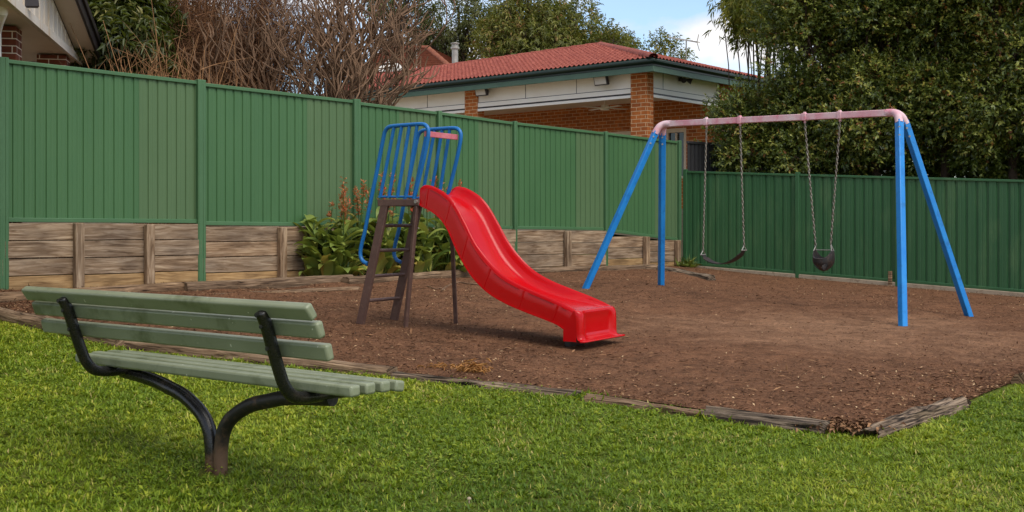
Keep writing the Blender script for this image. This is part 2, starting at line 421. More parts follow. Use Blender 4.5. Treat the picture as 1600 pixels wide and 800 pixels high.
g = A[None] * (1 - t) + B[None] * t
z = np.vectorize(ground)(g[..., 0], g[..., 1])
edge = np.minimum(1, np.minimum(t[..., 0], 1 - t[..., 0]) * 12)
lump = (vnoise(g[..., 0] * 1.3 + 9, g[..., 1] * 1.3) - .5) * .05 + (vnoise(g[..., 0] * 5, g[..., 1] * 5 + 30) - .5) * .025
z = z + .012 + edge * (.03 + lump)
SOIL = np.concatenate([g, z[..., None]], 2)
idx = np.arange(na * nr).reshape(nr, na)
q = np.stack([idx[:-1, :-1], idx[:-1, 1:], idx[1:, 1:], idx[1:, :-1]], -1).reshape(-1, 4)
o = np_mesh('bark_ground', SOIL.reshape(-1, 3), q, None, MT['soil'], origin=(1, 13, .4), smooth=True)
tag(o, kind='structure')

# loose bark chips over the pit
rng = np.random.default_rng(3)
N = 90000
a = rng.random(N) * (na - 1.01); b = rng.random(N) ** 1.5 * (nr - 1.01); ai, bi = a.astype(int), b.astype(int); fa, fb = (a - ai)[:, None], (b - bi)[:, None]
P = (SOIL[bi, ai] * (1 - fa) + SOIL[bi, ai + 1] * fa) * (1 - fb) + (SOIL[bi + 1, ai] * (1 - fa) + SOIL[bi + 1, ai + 1] * fa) * fb
keep = (np.abs(P[:, 0]) < P[:, 1] * .62 + 1)
worn = ((P[:, 0] - 3.2) / 3.0) ** 2 + ((P[:, 1] - 11.4) / 2.6) ** 2
keep &= (rng.random(N) < np.clip(.28 + .8 * (worn - .5), .28, 1)) & (vnoise(P[:, 0] * 1.5, P[:, 1] * 1.5) * .8 + .45 > rng.random(N))
P = P[keep]; N = len(P)
dd = rdir(rng, N); dd[:, 2] *= .25; dd = nrm(dd)
nn = nrm(np.array([0, 0, 1.]) + rdir(rng, N) * .5)
v, f = leaf_geo(P + np.array([0, 0, .007]), dd, nn, rng.uniform(.012, .042, N) * rng.uniform(.6, 1.3, N), rng.uniform(.005, .014, N), .5)
tag(np_mesh('bark_chips', v, None, f, MT['chips'], np.repeat(np.clip(rng.random(N) ** 1.9 + .02, 0, 1), 4), origin=(1, 13, .4)),
    'loose brown and tan bark chips scattered over the play area', 'bark chips', kind='stuff')

# longer strips of bark and twig litter
N = 3600
a = rng.random(N) * (na - 1.01); b = np.where(rng.random(N) < .5, rng.random(N) * nr * .16, rng.random(N) * (nr - 1.01)); ai, bi = a.astype(int), np.minimum(b.astype(int), nr - 2)
P = SOIL[bi, ai] + rng.normal(0, .03, (N, 3)) * np.array([1, 1, 0])
dd = rdir(rng, N); dd[:, 2] *= .12; dd = nrm(dd); nn = nrm(np.array([0, 0, 1.]) + rdir(rng, N) * .4)
worn = ((P[:, 0] - 3.2) / 3.0) ** 2 + ((P[:, 1] - 11.4) / 2.6) ** 2
k = (rng.random(N) < np.clip(worn, .12, 1)) & (P[:, 1] < front_y(P[:, 0]) + 30); P, dd, nn = P[k], dd[k], nn[k]; N = len(P)
v, f = leaf_geo(P + np.array([0, 0, .014]), dd, nn, rng.uniform(.04, .10, N), rng.uniform(.007, .018, N), .6)
tag(np_mesh('bark_litter', v, None, f, MT['chips'], np.repeat(rng.random(N) ** 1.4 * .82, 4), origin=(1, 13, .4)), 'larger bark strips and twig litter strewn over the play area', 'bark litter', kind='stuff')

# ------------------------------------------------------------------ grass
def grass():
    rng = np.random.default_rng(11)
    def blades(x, y, ph, L, th0, th1, W, t):
        n = len(x); p = np.stack([x, y, SX * x + SY * y], 1)
        h = np.stack([np.cos(ph), np.sin(ph), np.zeros(n)], 1); s = np.stack([-np.sin(ph), np.cos(ph), np.zeros(n)], 1)
        vs = []; c = p.copy()
        for i, (tt, wf) in enumerate(((0, .7), (.5, 1.), (1, 0))):
            if i:
                th = th0 + (th1 - th0) * (tt - .25)
                c = c + (h * np.sin(th)[:, None] + np.array([0, 0, 1.]) * np.cos(th)[:, None]) * (L * .5)[:, None]
            if wf: vs += [c - s * (W * wf)[:, None], c + s * (W * wf)[:, None]]
            else: vs.append(c)
        v = np.stack(vs, 1).reshape(-1, 3); b = np.arange(n) * 5
        return v, np.stack([b, b + 1, b + 3, b + 2], 1), np.stack([b + 2, b + 3, b + 4], 1), np.repeat(t, 5)
    def inside(x, y, m=0.0): return (y < front_y(x) - .05 + m) & (np.abs(x) < y * .55 + 1.5) & ~(np.hypot(x - BX, y - BY) < .09)
    def tone(x, y): 
        patch = vnoise(x * 1.3 + 50, y * 1.3 + 9); far = np.clip((y - 5.2) / 4, 0, 1) * np.clip((1.5 - x) / 2, 0, 1)
        big = vnoise(x * .55 + 12, y * .55 + 77); return .06 + .38 * patch + .26 * big + .18 * far
    # short under-layer
    N = 1700000; x = rng.uniform(-7.5, 7.0, N); y = rng.uniform(3.4, 11.5, N)
    k = inside(x, y, (vnoise(x * 7, y * 7) - .5) * .1) & (rng.random(N) < np.minimum(1, (5.6 / y) ** 1.6) * (.25 + .75 * vnoise(x * 16, y * 16 + 60)) * .8)
    x, y = x[k], y[k]; n = len(x); th0 = rng.uniform(.3, 1.2, n)
    t = np.clip(tone(x, y) + rng.normal(-.05, .13, n), 0, .86); dry = rng.random(n) < .03 + .5 * np.clip(vnoise(x * 2.2 + 140, y * 2.2 + 33) - .70, 0, 1) * 3; t[dry] = rng.uniform(.88, 1, dry.sum())
    A1 = blades(x, y, rng.uniform(0, 6.283, n), rng.uniform(.018, .044, n), th0, th0 + rng.uniform(.2, 1, n), rng.uniform(.0016, .0034, n) * np.clip(y / 5.5, 1, 1.8), t)
    # tufts of longer blades radiating from their crowns
    N = 26000; cx = rng.uniform(-7.5, 7.0, N); cy = rng.uniform(3.4, 11.5, N)
    k = inside(cx, cy) & (rng.random(N) < .25 + 1.1 * vnoise(cx * 2.6 + 7, cy * 2.6)); cx, cy = cx[k], cy[k]; m = len(cx)
    nb = 24; size = rng.uniform(.5, .95, m) * (.6 + .6 * vnoise(cx * 1.9 + 31, cy * 1.9)); tt = np.clip(tone(cx, cy) + rng.normal(.03, .12, m), 0, .8)
    lean = rng.uniform(0, 6.283, m)
    i = np.repeat(np.arange(m), nb); n = len(i); ph = rng.uniform(0, 6.283, n); ph = np.where(rng.random(n) < .35, lean[i] + rng.normal(0, .5, n), ph); r = np.abs(rng.normal(0, .022, n)) * size[i]
    x = cx[i] + np.cos(ph) * r; y = cy[i] + np.sin(ph) * r; near = np.clip((front_y(x) - y) / .35, .5, 1)
    th0 = rng.uniform(.15, .95, n); t = np.clip(tt[i] + rng.normal(0, .09, n), 0, .86); dry = rng.random(n) < .035; t[dry] = rng.uniform(.88, 1, dry.sum())
    keep = rng.random(n) < np.minimum(1, (6 / y) ** 1.2)
    sel = lambda *a: [q[keep] for q in a]
    A2 = blades(*sel(x, y, ph, rng.uniform(.026, .066, n) * size[i] * near, th0, th0 + rng.uniform(.4, 1.5, n), rng.uniform(.0024, .0048, n) * np.clip(y / 5.5, 1, 1.7), t))
    o_ = len(A1[0]); v = np.concatenate([A1[0], A2[0]]); q = np.concatenate([A1[1], A2[1] + o_]); tr = np.concatenate([A1[2], A2[2] + o_]); tv = np.concatenate([A1[3], A2[3]])
    tag(np_mesh('lawn_grass', v, q, tr, MT['grass'], tv, origin=(0, 6, .2)), 'short uneven green lawn grass in the foreground', 'grass', kind='stuff')
    # flat broad weeds among the blades
    N = 70000; x = rng.uniform(-6, 6, N); y = rng.uniform(3.6, 10, N)
    k = (y < front_y(x) - .1) & (np.abs(x) < y * .5 + .6) & (vnoise(x * 3 + 20, y * 3 + 5) > .58); x, y = x[k], y[k]; n = len(x)
    p = np.stack([x, y, SX * x + SY * y + rng.uniform(.012, .045, n)], 1); d = rdir(rng, n); d[:, 2] = np.abs(d[:, 2]) * .3; d = nrm(d)
    v, f = leaf_geo(p, d, nrm(np.array([0, 0, 1.]) + rdir(rng, n) * .35), rng.uniform(.013, .028, n), rng.uniform(.010, .019, n), .15, .1, .55)
    tag(np_mesh('clover', v, None, f, MT['grass'], np.repeat(rng.uniform(.1, .6, n), 4), origin=(0, 6, .2)), 'low clover leaves growing through the lawn grass', 'clover', kind='stuff')
BASE = G(338, 738); BX, BY = BASE.x, BASE.y
grass()

# ------------------------------------------------------------------ left fence and its timber retaining wall
def profile(length, pitch, depth, pan):
    """cross-section of a ribbed sheet: list of (t, depth)"""
    out = []; t = 0
    while t < length - 1e-4:
        for dt, dz in ((0, 0), (pan * .42, 0), (pan * .46, .15), (pan * .54, .15), (pan * .58, 0), (pan, 0), (pan + (pitch - pan) * .22, 1), (pan + (pitch - pan) * .78, 1)):
            if t + dt <= length: out.append((t + dt, dz * depth))
        t += pitch
    out.append((length, 0)); return out
def sheet(mb, p0, dr, nrm_, length, zt0, zt1, zb0, zb1, pitch, depth, pan):
    pr = profile(length + .022, pitch, depth, pan); r0, r1 = [], []
    for t, dz in pr:
        q = p0 + dr * t - nrm_ * dz; f = t / length
        r0.append(V(q.x, q.y, lerp(zb0, zb1, f))); r1.append(V(q.x, q.y, lerp(zt0, zt1, f)))
    mb.rings([r0, r1], caps=False, closed=False)

tops = [(3, 92, 92), (312, 127, 129), (555, 157, 159), (685, 175, 175), (803, 191, 191), (945, 207, 207), (1060, 221, 221)]
rails = [(347, 347), (349, 352), (354, 354), (356, 356), (358, 358), (360, 362), (376, 376)]
st = []
for (px, ya, yb), (ra, rb) in zip(tops, rails):
    tt, Y = line_y(px); zz = lambda y: CZ + (HZ - y) / F * Y
    st.append([tt, zz(ya), zz(yb), zz(ra), zz(rb)])
T0 = st[0]
st = [[T0[0] - 2.36 * k, T0[1] + .05 * k, T0[1] + .05 * k, T0[3] + .05 * k, T0[3] + .05 * k] for k in (3, 2, 1)] + st
lf = thing('metal_fence', 'tall sunlit green ribbed steel fence standing on a timber retaining wall', 'fence', (P0.x, P0.y, ground(P0.x, P0.y)))
rail_t, rail_z = [], []
top_mb, bot_mb = MB(), MB()
for i in range(len(st) - 1):
    a, b = st[i], st[i + 1]; L = b[0] - a[0]; pa = P0 + DF * a[0]; pb = P0 + DF * b[0]
    zt0, zt1, zb0, zb1 = a[2], b[1], a[4], b[3]
    rail_t += [a[0] + .01, b[0] - .01]; rail_z += [zb0, zb1]
    top_mb.bar(V(pa.x, pa.y, zt0 - .022) + DF * .05, V(pb.x, pb.y, zt1 - .022) - DF * .05, .05, .045)
    bot_mb.bar(V(pa.x, pa.y, zb0 + .025) + DF * .05, V(pb.x, pb.y, zb1 + .025) - DF * .05, .05, .05)
    ns = 3 if L > 2 else 2; 
    for k in range(ns):
        f0, f1 = k / ns, (k + 1) / ns; m = MB()
        sheet(m, pa + DF * (L * f0) - NF * (.004 * (k % 2)), DF, NF, L / ns, lerp(zt0, zt1, f0) - .03, lerp(zt0, zt1, f1) - .03, lerp(zb0, zb1, f0) + .02, lerp(zb0, zb1, f1) + .02, .124, .015, .086)
        m.build('fence_sheet', MT['fence_faded' if k == ns - 1 else 'fence_fresh'], lf, smooth=20)
top_mb.build('top_rail', MT['fence_post'], lf, bevel=.006); bot_mb.build('bottom_rail', MT['fence_post'], lf, bevel=.006)
for i, s in enumerate(st):
    p = P0 + DF * s[0]; w, dp = (.055, .045) if i < 6 else (.034, .034)
    m = MB(); gz = ground(p.x, p.y); ztop = max(s[1], s[2]) + .015
    m.box(V(p.x, p.y, (ztop + gz) / 2 - .1) + NF * .015, DF * w, NF * dp, V(0, 0, (ztop - gz) / 2 + .1))
    for sg in (-1, 1):
        m.box(V(p.x, p.y, (ztop + gz) / 2 - .1) + NF * (.0155 + dp) + DF * sg * w * .55, DF * w * .28, NF * .006, V(0, 0, (ztop - gz) / 2 + .095))
    m.build('fence_post', MT['fence_post'], lf, bevel=.005)

rw = thing('retaining_wall', 'weathered timber sleeper retaining wall under the tall green fence', 'retaining wall', (P0.x, P0.y, ground(P0.x, P0.y)))
wood_t = [line_y(px)[0] for px in (117, 227, 434, 500, 625, 745, 880, 1003, 1052)]
wood_t = [T0[0] - 6.2, T0[0] - 5.3, T0[0] - 3.6, T0[0] - 2.9, T0[0] - 1.4, T0[0] - .7] + wood_t
marks = sorted([(t_, 'w') for t_ in wood_t] + [(s[0], 'f') for s in st])
RN = random.Random(4)
for (ta, ka), (tb, kb) in zip(marks, marks[1:]):
    ga = .05 if ka == 'w' else .035; gb = .05 if kb == 'w' else .035
    if tb - ta < .2: continue
    tm = (ta + tb) / 2; ztop = min(np.interp(ta + .05, rail_t, rail_z), np.interp(tb - .05, rail_t, rail_z)) - .006
    pa, pb = P0 + DF * (ta + .01), P0 + DF * (tb - .01); gz = min(ground(pa.x, pa.y), ground(pb.x, pb.y)) - .05
    z = ztop; row = 0
    while z > gz + .02:
        h = .197 + RN.uniform(-.006, .004); zb = max(z - h, gz - .05); j = RN.uniform(-.008, .008)
        m = MB(); m.box(V((pa.x + pb.x) / 2, (pa.y + pb.y) / 2, (z + zb) / 2) + NF * (.02 + j), DF * (pb - pa).length / 2, NF * .035, V(0, 0, (z - zb) / 2 - .003))
        m.build('sleeper', MT['sleeper_low' if z - gz < .27 else 'sleeper'], rw, bevel=.006, uv=True)
        z = zb - .002; row += 1
for t_ in wood_t:
    p = P0 + DF * t_ + NF * .105; zt = np.interp(t_, rail_t, rail_z) - .01 + RN.uniform(-.012, .012); gz = ground(p.x, p.y)
    m = MB(); m.box(V(p.x, p.y, (zt + gz) / 2 - .1), DF * .052 + V(0, 0, 0), NF * .045, V(0, 0, (zt - gz) / 2 + .1))
    o = m.build('wall_post', MT['sleeper'], rw, bevel=.012, uv=False)
    me = o.data; auto_uv(me)
    uv = me.uv_layers[0].data
    for l in uv: l.uv = (l.uv[1], l.uv[0])

m = MB(); ra_ = []
for t_ in np.linspace(st[0][0], st[-1][0], 20):
    p = P0 + DF * t_ - NF * .03; z = np.interp(t_, rail_t, rail_z) - .02; ra_.append([V(*(p - NF * k).xy, z + .015 * k) for k in (0, 1, 4, 10, 25)])
m.rings(ra_, caps=False, closed=False)
tag(m.build('neighbour_ground', MT['concrete'], origin=(-6, 18, .6)), kind='structure')  # unseen yard, given pale concrete to bounce light up onto the soffits

# ------------------------------------------------------------------ back fence
bf = thing('metal_fence', 'lower green ribbed steel fence behind the swings, coloured darker for the hedge shade', 'fence', (CORNER.x, CORNER.y, ground(CORNER.x, CORNER.y)))
e0t, e0b = at(1068, 267, 21.2).z, at(1068, 413, 21.2).z; e1t, e1b = at(1600, 281, 17.5).z, at(1600, 457, 17.5).z
Lr = (V(7.87, 17.5, 0) - CORNER).length
def bz(t): f = t / Lr; return lerp(e0t, e1t, f), lerp(e0b, e1b, f)
pst = [0.05, 2.27, 4.02, 6.4, 8.75, 11.1, 13.4]
tm_, bm_, pl_ = MB(), MB(), MB()
for a, b in zip(pst, pst[1:]):
    pa, pb = CORNER + DB * a, CORNER + DB * b; (ta, ba), (tb, bb) = bz(a), bz(b)
    tm_.bar(V(pa.x, pa.y, ta - .02) + DB * .03, V(pb.x, pb.y, tb - .02) - DB * .03, .05, .04)
    bm_.bar(V(pa.x, pa.y, ba + .022) + DB * .03, V(pb.x, pb.y, bb + .022) - DB * .03, .05, .045)
    pl_.bar(V(pa.x, pa.y, ba - .075), V(pb.x, pb.y, bb - .075), .09, .145)
    ns = 3 if b - a > 2 else 2
    for k in range(ns):
        f0, f1 = k / ns, (k + 1) / ns; m = MB()
        sheet(m, pa + DB * ((b - a) * f0) + NB * .004 * (k % 2), DB, NB * 1.0, (b - a) / ns, lerp(ta, tb, f0) - .03, lerp(ta, tb, f1) - .03, lerp(ba, bb, f0) + .02, lerp(ba, bb, f1) + .02, .158, .024, .11)
        m.build('fence_sheet', MT['fence_back'], bf, smooth=20)
tm_.build('top_rail', MT['fence_back'], bf, bevel=.006); bm_.build('bottom_rail', MT['fence_back'], bf, bevel=.006)
pl_.build('plinth', MT['concrete'], bf, bevel=.01)
for a in pst:
    p = CORNER + DB * a; tz, bzz = bz(a); m = MB()
    m.box(V(p.x, p.y, (tz + bzz) / 2 - .06) + NB * .01, DB * .036, NB * .036, V(0, 0, (tz - bzz) / 2 + .09))
    m.build('fence_post', MT['fence_back'], bf, bevel=.005)
# neighbour's charcoal fence running on behind the corner
df = thing('metal_fence', 'charcoal ribbed steel fence seen behind the corner, half hidden by leaves', 'fence', (CORNER.x, CORNER.y, .7))
pc = CORNER + DF * .12
z0, z1 = at(1072, 223, 21.4).z, at(1200, 236, 25.5).z
for k in range(5):
    m = MB(); a = 1.25 * k
    sheet(m, pc + DF * a, DF, NF, 1.25, lerp(z0, z1, k / 5), lerp(z0, z1, (k + 1) / 5), .8, .8, .124, .03, .092)
    m.build('fence_sheet', MT['fence_black'], df, smooth=20)
m = MB(); m.bar(V(pc.x, pc.y, z0), V(*(pc + DF * 6.25).xy, z1), .05, .045); m.build('top_rail', MT['fence_black'], df, bevel=.005)

# ------------------------------------------------------------------ edging timbers
def log(name, label, p0, p1, w, h, mat, seed, rag=.02, sink=.03, bow=0.0, group=None, n=44, rough=.010, square=.55):
    r = random.Random(seed); p0, p1 = Vector(p0), Vector(p1); d = (p1 - p0); L = d.length; d.normalize(); s = d.cross(V(0, 0, 1)).normalized(); up = s.cross(d)
    rings = []; m = 18
    for i in range(n + 1):
        f = i / n; c = p0 + d * L * f + up * (h / 2 - sink) + s * math.sin(f * math.pi) * bow; rr = []
        for j in range(m):
            th = 2 * math.pi * j / m; cx, cy = math.cos(th), math.sin(th)
            k = lerp(1.0, 1.0 / max(abs(cx), abs(cy)), square)
            q = mnoise.noise(V(f * L * 1.6, j * .9, seed * 3.1)) * rough + mnoise.noise(V(f * L * 6, j * 2.1, seed * 1.7)) * rough * .6
            e = 0
            if i in (0, n): e = mnoise.noise(V(j * 1.3, seed, i)) * rag
            rr.append(c + s * cx * k * (w / 2 + q) + up * cy * k * (h / 2 + q) + d * e * 3)
        rings.append(rr)
    mb = MB(); mb.rings(rings)
    o = mb.build(name, mat, origin=(p0 + p1) / 2, smooth=50); me = o.data
    uvl = me.uv_layers.new(name='UVMap')
    for l in me.loops:
        i = l.vertex_index; uvl.data[l.index].uv = ((i // m) / n * L, (i % m) / m * (w + h) * 1.7)
    return tag(o, label, 'edging timber', group)
e_grp = 'timbers edging the bark area'
q0 = G(-330, 403); 
def gp(px, py, dz=0): p = G(px, py); p.z = ground(p.x, p.y) + dz; return p
log('edging_timber', 'pale split edging timber between lawn and bark at the left edge of the photo', gp(-150, 462), gp(196, 543), .17, .15, MT['log'], 1, group=e_grp, sink=.055, rough=.016)
log('edging_timber', 'dull edging timber seen through the gap under the bench backrest', gp(204, 545), gp(612, 588), .13, .13, MT['log'], 2, group=e_grp, sink=.06, rough=.014)
log('edging_timber', 'thin grey edging timber running right from the bench end along the lawn', gp(616, 590), gp(905, 621), .10, .10, MT['log_grey'], 3, group=e_grp, sink=.06, rough=.014)
log('edging_timber', 'low split edging timber half sunk beside a grass tuft, between two longer timbers', gp(915, 625), gp(1104, 653), .10, .10, MT['log'], 4, group=e_grp, sink=.06, rough=.016)
log('edging_timber', 'whitish edging timber ending beside a heap of dead leaves', gp(1108, 655), gp(1284, 676), .12, .13, MT['log_grey'], 5, rag=.05, group=e_grp, sink=.06, rough=.02)
log('broken_log', 'short rotten grey log with deep cracks at the near corner of the bark', gp(1352, 684), gp(1502, 634), .16, .12, MT['log_grey'], 8, rag=.10, rough=.036, square=.2, sink=.065)
log('timber_stub', 'mossy timber end in the grass at the right edge of the photo', gp(1594, 602), gp(1680, 577), .13, .13, MT['log'], 9, sink=.045, rough=.016)
# upper row that holds the planting strip
w_grp = 'logs along the planting strip'
def wp(px, off, dz=0):
    t_, Y = line_y(px); p = P0 + DF * t_ + NF * off; p.z = ground(p.x, p.y) + dz; return p
pp = gp(-130, 486); log('edging_log', 'long brown log below the fence, behind the bench backrest', pp, gp(292, 458), .16, .15, MT['log'], 11, group=w_grp, sink=.02)
log('edging_log', 'cracked dark log lying in front of the orange flowering plants', gp(288, 460), gp(548, 446), .15, .16, MT['log'], 12, group=w_grp, sink=.02)
log('edging_log', 'brown log behind the slide ladder at the foot of the plants', gp(540, 449), gp(735, 434), .15, .15, MT['log'], 13, group=w_grp, sink=.02)
log('edging_log', 'grey brown log between the red chute and the blue swing legs', gp(738, 434), gp(1022, 424), .16, .15, MT['log'], 14, group=w_grp, sink=.02)
log('edging_log', 'dark crooked log beyond the blue swing legs at the fence corner', gp(1028, 424), gp(1112, 437), .17, .14, MT['log_grey'], 15, group=w_grp, rough=.02, square=.2)
log('half_sunk_log', 'thin log half buried in bark below the log in front of the flowers', gp(330, 467), gp(560, 455), .1, .09, MT['log'], 16, sink=.03)
# ------------------------------------------------------------------ park bench
BE = V(.80, -.60, 0).normalized(); BN = V(.60, .80, 0).normalized(); BZ = ground(BX, BY)
def bp(a, b, c): return V(BX, BY, BZ) + BE * a + BN * b + V(0, 0, c)
bench = thing('park_bench', 'green slatted park bench on black curved steel legs, standing on the lawn', 'bench', (BX, BY, BZ))
HL = 1.025
def slat(name, b, c, tilt, w, th, sh=0.0):
    """board along the bench; tilt = angle of its wide face from horizontal"""
    m = MB(); c0 = bp(sh, b, c); ax = BE.copy()
    wd = BN * math.cos(tilt) + V(0, 0, 1) * math.sin(tilt); nd = ax.cross(wd).normalized()
    m.box(c0, ax * (HL - sh), wd * w / 2, nd * th / 2)
    return m.build(name, MT['bench'], bench, bevel=.011, seg=3)
for b, c in ((-.112, .484), (-.022, .484), (.068, .482), (.156, .474)): slat('seat_slat', b, c, RAD(0 if b < .1 else -9), .058, .048, .04)
for b, c, tl in ((-.256, .655, 104), (-.304, .748, 108), (-.354, .822, 124)): slat('back_slat', b, c, RAD(tl), .069, .040)
def bez(p, n=10):
    out = []
    for i in range(len(p) - 1):
        p0 = p[max(i - 1, 0)]; p1 = p[i]; p2 = p[i + 1]; p3 = p[min(i + 2, len(p) - 1)]
        for k in range(n):
            t = k / n; out.append(.5 * ((2 * p1) + (p2 - p0) * t + (2 * p0 - 5 * p1 + 4 * p2 - p3) * t * t + (3 * p1 - p0 - 3 * p2 + p3) * t ** 3))
    out.append(p[-1]); return out
for a in (-.665, .755):
    m = MB(); pr = [(.19, .436), (.05, .436), (-.09, .436), (-.16, .440), (-.215, .456), (-.255, .50), (-.282, .56), (-.318, .66), (-.352, .755), (-.374, .802), (-.380, .815)]
    pts = bez([bp(a, b, c) for b, c in pr], 5)
    m.tube(pts, [.027] * (len(pts) - 6) + [.027, .026, .025, .023, .020, .012], n=10)
    fr = m.build('back_support', MT['black'], bench)
    for b, c in ((-.318, .66), (-.350, .752), (-.374, .80)):
        bm = MB(); q = bp(a, b, c); bm.tube([q - BN * .012, q - BN * .032], .010, 8); bm.build('bolt', MT['black'], fr)
for sg, end in ((-1, .73), (1, .775)):
    pr = [(.030, 0, -.1), (.031, 0, .07), (.038, 0, .14), (.058, 0, .205), (.115, 0, .27), (.235, 0, .335), (.36, 0, .368), (.50, 0, .396), (end, .0, .418)]
    pts = bez([bp(q[0] * sg, q[1], q[2]) for q in pr], 6); m = MB()
    m.tube(pts, .034, n=12); m.build('leg', MT['black_dirty' if sg > 0 else 'black'], bench)

# ------------------------------------------------------------------ slide
SD = V(.84, -.5426, 0).normalized(); SWD = V(-SD.y, SD.x, 0)           # along the slide, across it (away from viewer)
S0 = G(560, 512)
def onplane(px, py, off=0.0):
    o_ = S0 + SWD * off; u = (px - 800) / F
    Y = (o_.x * SWD.x + o_.y * SWD.y) / (u * SWD.x + SWD.y)
    return at(px, py, Y)
slide = thing('playground_slide', 'red plastic slide with brown ladder and blue barred handrails', 'slide', S0)
SW = .52
Tn = [(656, 293), (663, 289), (678, 292), (697, 304), (712, 322), (725, 346), (741, 378), (758, 403), (780, 426), (806, 442.5), (835, 455.5), (862, 467), (884, 477.5), (897, 485)]
Bn = [(655, 317), (658, 322), (672, 329), (688, 342), (700, 360), (713, 390), (728, 418), (744, 440), (766, 460), (794, 476), (825, 489), (851, 499), (870, 507), (880, 514)]
fb = [.42, .45, .5, .52, .54, .56, .58, .58, .57, .54, .48, .36, .18, .06]
def dense(L, k=4): return bez([V(*a, 0) for a in L], k)
Td = [onplane(p.x, p.y) for p in dense(Tn)]; Bd = [onplane(p.x, p.y) for p in dense(Bn)]; fd = np.interp(np.arange(len(Td)) / 4, range(len(fb)), fb)
SWE = .66
def section(T, B, f, W):
    D = B - T; X = SWD; h = D.length; e = .022 / max(h, .05)
    q = [(0.0, 1.0), (0.0, .5), (.0, e * 1.4), (.006, e * .4), (.016, 0), (.028, e * .3), (.035, e * 1.3), (.045, f * .45), (.062, f * .8), (.095, f * .97), (.15, f), (W / 2, f * 1.01)]
    q = q + [(W - a, b) for a, b in reversed(q[:-1])]
    return [T + D * b + X * a for a, b in q]
m = MB(); Wd = [lerp(SW, SWE, (i / (len(Td) - 1)) ** 1.5) for i in range(len(Td))]; secs = [section(T, B, f, W) for T, B, f, W in zip(Td, Bd, fd, Wd)]
m.rings(secs, caps=False, closed=False)
# solid back faces so the chute has thickness from below
und = [[s[0], s[0] + SWD * .012, s[10] + (B - T) * .06, s[11] + (B - T) * .06, s[12] + (B - T) * .06, s[-1] - SWD * .012, s[-1]] for s, T, B in zip(secs, Td, Bd)]
m.rings([list(reversed(u)) for u in und], caps=False, closed=False)
# nose: lip rolling over into an upright front with a flange
Te, Be = Td[-1], Bd[-1]; zb = onplane(905, 533).z; e_end = SD
def sstep(x): x = max(0.0, min(1.0, x)); return x * x * (3 - 2 * x)
ca = [0, .004, .012, .024, .04, .055, .07, .085, .10, .12, .15, .20, SWE / 2]; ca = ca + [SWE - q for q in reversed(ca[:-1])]
def nose_ring(ds, z, inset=0.0, wid=0.0, rc=.045):
    out = []
    for a in ca:
        e = min(a, SWE - a); rr = rc - math.sqrt(max(0, rc * rc - max(0, rc - e) ** 2)); b = rr * min(1, max(0, ds) / .05) + inset * sstep((e - .05) / .07)
        k = (a / SWE - .5) * 2; p = Te + SWD * (a + (wid * 1.9 if a > SWE / 2 else wid * .4) * k * abs(k)) + SD * (ds - b); out.append(V(p.x, p.y, z))
    return out
zt = Te.z
prof = [(-.004, 0, 0, 0), (.012, -.001, 0, 0), (.026, -.004, 0, 0), (.040, -.011, .004, 0), (.050, -.022, .010, 0), (.057, -.037, .018, 0), (.061, -.055, .026, 0), (.064, -.085, .030, 0)]
nr = [nose_ring(d_, zt + z_, i_, w_) for d_, z_, i_, w_ in prof]
nr += [nose_ring(.066, zb + .06, .030), nose_ring(.067, zb + .035, .024), nose_ring(.071, zb + .018, .014), nose_ring(.079, zb + .008, .005, .01), nose_ring(.095, zb + .002, 0, .03), nose_ring(.108, zb, 0, .045), nose_ring(.112, zb - .007, 0, .048), nose_ring(.106, zb - .014, 0, .045), nose_ring(.02, zb - .014, 0, .01)]
m.rings(nr, caps=False, closed=False)
for off in (0.0, SWE):                         # side cheeks at the foot
    sgn = -1 if off == 0 else 1; y = SWD * off
    # cheek follows the rounded corner of the nose
    edge = [r[0] if off == 0 else r[-1] for r in nr[:9]]
    poly = [Te + y] + [V(p.x, p.y, p.z) for p in edge[1:]] + [V(edge[-1].x, edge[-1].y, zb - .01), V(Be.x + y.x, Be.y + y.y, zb - .01), Be + y]
    c_ = sum(poly, V(0, 0, 0)) / len(poly); n0 = len(m.v); m.v += [c_] + poly
    for i in range(len(poly)):
        j = (i + 1) % len(poly); m.f.append((n0, n0 + 1 + i, n0 + 1 + j) if sgn > 0 else (n0, n0 + 1 + j, n0 + 1 + i))
# raised ribs moulded on both side skirts
rb = m
for off, sg in ((0, -1),):
    o_ = SWD * (off + sg * .001)
    for i in range(6, len(Td) - 6, 8):
        T, B = Td[i] + o_, Bd[i] + o_
        rb.bar(lerp(T, B, .14), lerp(T, B, .985), .016, .008, up=SWD)
    for f0 in (.16,):
        for i in range(5, len(Td) - 4):
            if ((i - 6) % 8) in (0, 7): continue
            rb.bar(lerp(Td[i], Bd[i], f0) + o_, lerp(Td[i + 1], Bd[i + 1], f0) + o_, .007, .005, up=SWD)
    for i in range(0, len(Bd) - 1): rb.bar(lerp(Td[i], Bd[i], .985) + o_, lerp(Td[i + 1], Bd[i + 1], .985) + o_, .010, .012, up=SWD)
chute = m.build('chute', MT['red'], slide, smooth=62)
m = MB(); p = onplane(897, 540, .26); gz = ground(p.x, p.y); m.box(V(p.x, p.y, (zb + gz) / 2 + .02), SD * .03, SWD * .12, V(0, 0, (zb - gz) / 2 + .03)); m.build('foot_block', MT['dark'], slide, bevel=.01)
